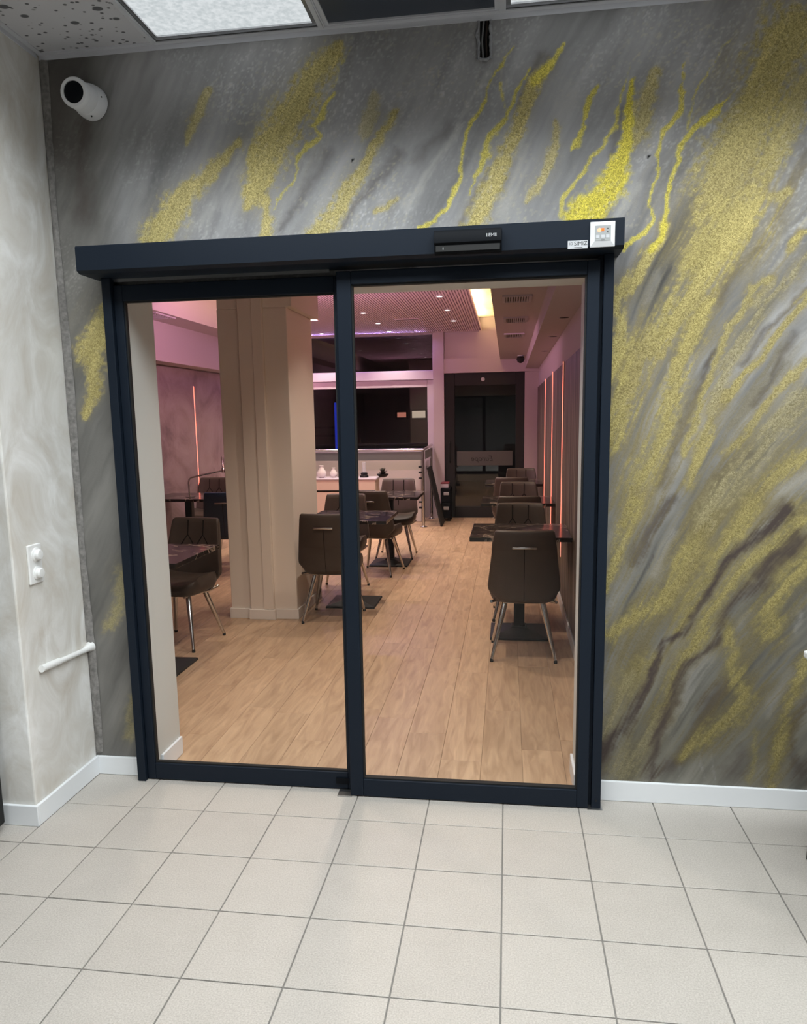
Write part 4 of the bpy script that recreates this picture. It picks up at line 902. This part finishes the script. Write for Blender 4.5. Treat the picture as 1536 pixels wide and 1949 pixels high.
def leg_mesh(sx, sy):
    top = Vector((sx*.115, sy*.10, .385)); bot = Vector((sx*.20, sy*.21, .018))
    return MB().tube([top, top.lerp(bot, .12), top.lerp(bot, .6), bot], [.016, .020, .015, .010], 12).mesh('leg', M['chrome'], 50)
def foot_mesh(sx, sy):
    return MB().lathe([(.011, 0), (.012, .012), (.009, .022)], (sx*.201, sy*.211, 0), (0, 0, 1), 12).mesh('rubber_foot', M['rubber'], 50)
LEGS = [(leg_mesh(*s), foot_mesh(*s)) for s in ((-1, -1), (1, -1), (-1, 1), (1, 1))]
def rail_mesh():
    b = MB()
    for s in (-1, 1): b.tube([(s*.205, -.16, .385), (s*.18, -.06, .368), (s*.12, -.0, .364), (s*.12, .16, .366)], .010, 8)
    b.bbox(-.13, .13, -.14, .16, .368, .380, .003, 1); return b.mesh('under_frame', M['chrome'], 50)
RAIL = rail_mesh()
def seam_back():
    return MB().tube([(0, -.2325-.0-.075*((z-.40)/.46)-.001, z) for z in (.41, .5, .6, .7, .75)], .0025, 6).mesh('rear_seam', M['seam'], 50)
def quilt():
    b = MB(); f = lambda z: -.205-.075*((z-.40)/.46)+.031
    for s in (-1, 1):
        x = s*.062
        bend = lambda xx: .055*(abs(xx)/.228)**2.6
        b.tube([(x, f(z)+bend(x), z) for z in (.845, .80, .74)], .0045, 6)
        for q in (-1, 1):
            b.tube([(x, f(.74)+bend(x), .74), (x+q*.028, f(.70)+bend(x+q*.028), .70), (x+q*.06, f(.65)+bend(x+q*.06), .65)], .0045, 6)
        b.tube([(0, f(.65), .65), (0, f(.56), .56)], .0045, 6)
    return b.mesh('quilted_seam', M['seam'], 50)
def grip():
    y = lambda z: -.2325-.075*((z-.40)/.46)
    return MB().bbox(-.075, .075, y(.755)-.014, y(.755)-.006, .748, .762, .003, 2).box(-.06, -.05, y(.755)-.007, y(.755)+.01, .751, .759).box(.05, .06, y(.755)-.007, y(.755)+.01, .751, .759).mesh('chrome_grip', M['chrome'], 50)
SEAMB, QUILT, GRIP = seam_back(), quilt(), grip()
def make_chair(name, mat):
    t = empty(name)
    bk = shared('backrest', shell_mesh(mat), t); shared('rear_seam', SEAMB, bk); shared('quilted_seam', QUILT, bk); g_ = shared('chrome_grip', GRIP, bk); tag(g_, 'chrome grip bar on the rear')
    shared('seat', seat_mesh(mat), t); shared('under_frame', RAIL, t)
    for lm, fm_ in LEGS: l = shared('leg', lm, t); shared('rubber_foot', fm_, l)
    return t
ch0 = make_chair('dining_chair', M['leather']); used = []
GRP = 'brown leather dining chairs'
def chair(x, y, deg, label):
    c = ch0 if not used else copy_tree(ch0); used.append(1)
    c.location = (x, y, 0); c.rotation_euler = (0, 0, math.radians(deg)); return tag(c, label, 'chair', GRP)
chair(.118, 1.945, 0, 'brown leather chair in right row, back turned, closest to the right glass leaf')
chair(.115, 2.915, 180, 'brown leather chair in right row facing the doors across the nearest marble table')
chair(.115, 3.965, 0, 'brown leather chair in right row, back turned, third from the doors')
chair(.125, 4.90, 180, 'brown leather chair in right row facing the doors, fourth from the doors')
chair(.06, 6.02, 0, 'brown leather chair in right row, back turned, fifth from the doors')
chair(.19, 6.98, 180, 'brown leather chair in right row facing the doors, farthest, before the black door')
chair(-1.342, 2.74, 0, 'brown leather chair, back turned, right beside the column behind the door stile')
chair(-1.48, 3.69, 180, 'brown leather chair facing the doors across the table beside the column')
chair(-1.28, 4.50, -10, 'brown leather chair turned slightly aside, its back to us, in the middle of the room')
chair(-1.23, 5.43, 180, 'brown quilted chair facing the doors near the steel railing')
chair(-2.27, 1.99, 172, 'brown quilted chair facing us, left of the column behind the left glass leaf')
chair(-3.57, 5.74, 180, 'brown chair facing us by the left wall under the red light line')
nv = make_chair('dining_chair', M['navy']); nv.location = (-2.80, 4.40, 0); nv.rotation_euler = (0, 0, math.radians(8)); tag(nv, 'dark navy chair half hidden by the left side of the column', 'chair')

def make_table(name):
    t = empty(name)
    MB().bbox(-.34, .34, -.34, .34, .722, .752, .003, 2).build('table_top', M['marble'], t)
    MB().bbox(-.16, .16, -.16, .16, .712, .722, .002, 1).build('top_plate', M['iron'], t)
    MB().bbox(-.038, .038, -.038, .038, .03, .713, .004, 1).build('column', M['iron'], t)
    b = MB(); q = lambda h, z: [(-h, -h, z), (h, -h, z), (h, h, z), (-h, h, z)]
    b.loft([q(.205, 0), q(.205, .012), q(.20, .016), q(.055, .05), q(.05, .06)]); b.build('base', M['iron'], t); return t
tb0 = make_table('dining_table'); tused = []
def table(x, y, deg, label):
    c = tb0 if not tused else copy_tree(tb0); tused.append(1)
    c.location = (x, y, 0); c.rotation_euler = (0, 0, math.radians(deg)); return tag(c, label, 'table', 'black marble pedestal tables')
table(.10, 2.42, 0, 'black marble table in right row between the two chairs nearest the doors')
table(.105, 4.42, 0, 'black marble table in right row, second from the doors')
table(.085, 6.45, 0, 'black marble table in right row, third and farthest, near the black door')
table(-1.275, 3.22, 0, 'black marble table beside the column behind the door meeting stiles')
table(-1.23, 4.99, 0, 'black marble table in the middle of the room before the railing')
table(-2.21, 1.40, 0, 'black marble table at far left, corner showing behind the left reveal')
table(-2.73, 4.97, 0, 'black marble table mostly hidden behind the column')
table(-3.42, 4.85, 0, 'black marble table by the left wall under the red light line')

# bent chrome tube on the left table
tu = empty('chrome_stand', (-3.36, 4.75, .7525)); tag(tu, 'bent chrome tube stand on the table by the left wall', 'stand')
MB().lathe([(.05, 0), (.05, .006), (.012, .010)], (0, 0, 0), (0, 0, 1), 18).build('base', M['chrome'], tu, smooth=40)
MB().tube([(0, 0, .006), (-.01, 0, .05), (-.012, 0, .15), (-.005, 0, .185), (.02, .005, .205), (.15, .05, .235), (.33, .12, .27)], .009, 10).build('tube', M['chrome'], tu, smooth=60)
MB().lathe([(.022, 0), (.022, .04), (.012, .05), (.012, .16), (.008, .17)], (.335, .122, .25), (0, 0, 1), 12).build('lamp_head', M['chrome'], tu, smooth=50)

# railing, bench and the things on it
ra = empty('railing', (-1.17, 7.72, 0)); tag(ra, 'stainless steel railing with grey top plate near the far window', 'railing')
b = MB().tube([(-2.2, 0, 1.10), (0.01, 0, 1.10)], .020, 14); b.build('handrail', M['steel'], ra, smooth=50)
MB().tube([(0.01, 0, 1.10), (.03, .25, 1.115), (.03, .95, 1.13)], .020, 14).build('handrail', M['steel'], ra, smooth=50)
MB().bbox(-2.2, .0, -.006, .006, .955, 1.072, .002, 1).build('rail_plate', M['railplate'], ra)
MB().bbox(.024, .036, .03, .93, .965, 1.085, .002, 1).build('rail_plate', M['railplate'], ra)
for x, y in ((0, 0), (-1.05, 0), (-2.1, 0), (.03, .90)):
    p_ = MB().tube([(x, y, .006), (x, y, 1.09)], .021, 14).build('post', M['steel'], ra, smooth=50)
    MB().lathe([(.055, 0), (.055, .006), (.030, .012), (.024, .02)], (x, y, 0), (0, 0, 1), 20).build('flange', M['steel'], p_, smooth=40)
for z in (.86, .78, .70, .36, .28):
    MB().lathe([(.014, 0), (.014, .045)], (-.018, -.0, z), (-1, 0, 0), 12).build('glass_clamp', M['iron'], ra, smooth=50)
me = bpy.data.meshes.new('glass_pane'); me.from_pydata([(.03, .06, .10), (.03, .86, .10), (.03, .86, .93), (.03, .06, .93)], [], [(0, 1, 2, 3)]); me.materials.append(M['darkglass']); shared('glass_pane', me, ra)
tag(MB().bbox(-3.79, -1.26, 8.28, 8.44, 0, .935, .004, 1).build('trim_8', M['lowwall']), 'low white wall behind the railing under the far window', kind='structure')
be = empty('bench', (-2.40, 7.45, 0)); tag(be, 'pale peach boxed bench with a flat top before the railing', 'bench')
MB().bbox(-1.3, .62, -.20, .16, 0, .715, .004, 1).build('body', M['peach'], be); MB().bbox(-1.31, .64, -.215, .17, .715, .74, .004, 1).build('top_board', M['pinkframe'], be)
MB().box(-1.3, .62, -.204, -.2, .555, .575).build('dark_joint', M['seam'], be)
# plant bowl
pl = empty('plant_bowl', (-1.70, 7.42, .74)); tag(pl, 'small dark bushy plant in a bowl on the bench by the railing', 'plant')
MB().lathe([(.04, 0), (.07, .02), (.085, .045), (.075, .045)], n=20).build('bowl', M['iron'], pl, smooth=50)
b = MB(); rs = random.Random(5)
for i in range(70):
    a = rs.uniform(0, 2*PI); e = rs.uniform(.15, 1.4); L = rs.uniform(.06, .11); d = Vector((math.cos(a)*math.cos(e), math.sin(a)*math.cos(e), math.sin(e))); s = d.cross(Vector((0, 0, 1))).normalized()*.012
    o = Vector((0, 0, .04)); b.add([o-s*.3, o+d*L*.5-s, o+d*L, o+d*L*.5+s], [(0, 1, 2, 3)])
tag(b.build('leaves', M['leaf'], pl), kind='stuff')
ca = empty('candle_holder', (-1.96, 7.42, .74)); tag(ca, 'dark candle holder with a tall glass tube on the bench', 'candle holder')
MB().lathe([(.06, 0), (.06, .02), (.045, .035), (.05, .06), (.03, .07)], n=18).build('base', M['iron'], ca, smooth=50); MB().lathe([(.026, .065), (.026, .21), (.023, .21)], n=18).build('tube', M['label'], ca, smooth=50)
for i, (x, y, s, lab) in enumerate(((-2.56, 7.40, 1.0, 'white ceramic vase on the bench, left one beside the column'), (-2.40, 7.44, .8, 'smaller white ceramic vase on the bench right of the first'))):
    v = tag(MB().lathe([(.03*s, 0), (.06*s, .03*s), (.065*s, .08*s), (.03*s, .13*s), (.025*s, .15*s), (.035*s, .17*s), (.028*s, .168*s)], (x, y, .74), n=22).build('vase', M['ceramic'], smooth=60), lab, 'vase', 'vases on the bench')
bx = empty('ornament', (-2.24, 7.50, .74)); tag(bx, 'low brown woven basket ornament on the bench right of the two vases', 'ornament')
MB().lathe([(.08, 0), (.10, .03), (.10, .09), (.09, .10), (.085, .09)], n=20).build('basket', M['leather'], bx, smooth=50)
for k in range(5): MB().lathe([(.012, 0), (.016, .012), (.002, .03)], (.05*math.cos(k*1.25), .05*math.sin(k*1.25), .085), (0, 0, 1), 8).build('filling', M['ceramic'], bx, smooth=60)

# chalkboard and black bags beside the far door
eb = empty('chalkboard_stand', (-1.03, 7.99, 0)); tag(eb, 'black folding chalkboard leaning beside the railing post', 'chalkboard')
def panel_leaf(nm, lean, s):
    b = MB().bbox(-.013, .013, -.24, .24, 0, .86, .004, 1); Mx = Matrix.Translation((s*.11, 0, 0.004)) @ Matrix.Rotation(lean, 4, 'Y'); b.xform(Mx); return b.build(nm, M['rubber'], eb)
f1 = panel_leaf('board', -.22, 1)
MB().bbox(-.018, -.013, -.20, .20, .08, .80, .002, 1).xform(Matrix.Translation((.11, 0, .004)) @ Matrix.Rotation(-.22, 4, 'Y')).build('writing_surface', M['chalk'], f1)
bg = empty('storage_crate', (-.985, 8.38, 0)); bg.location = (-.90, 8.47, 0); tag(bg, 'black plastic storage crate standing beside the far black door', 'crate')
MB().bbox(-.075, .075, -.18, .18, .05, .28, .012, 2).build('body', M['black'], bg); MB().bbox(-.075, .075, -.18, .18, .285, .50, .012, 2).build('body', M['black'], bg)
for z in (.20, .42): MB().bbox(-.03, .05, -.19, -.178, z-.025, z+.025, .005, 1).build('handle', M['greyface'], bg)
for sx in (-1, 1):
    for sy in (-1, 1): MB().lathe([(.018, 0), (.018, .05)], (sx*.05, sy*.14, 0), (0, 0, 1), 10).build('foot', M['rubber'], bg)
bk_ = empty('box', (-.915, 8.47, .5005)); tag(bk_, 'pale box with red lid on top of the black storage crate', 'box')
MB().bbox(-.06, .055, -.12, .12, 0, .06, .004, 1).build('body', M['pinkframe'], bk_); MB().bbox(-.063, .058, -.123, .123, .06, .075, .003, 1).build('lid', simple('dull_red_lid', (.20, .03, .04), .5), bk_)
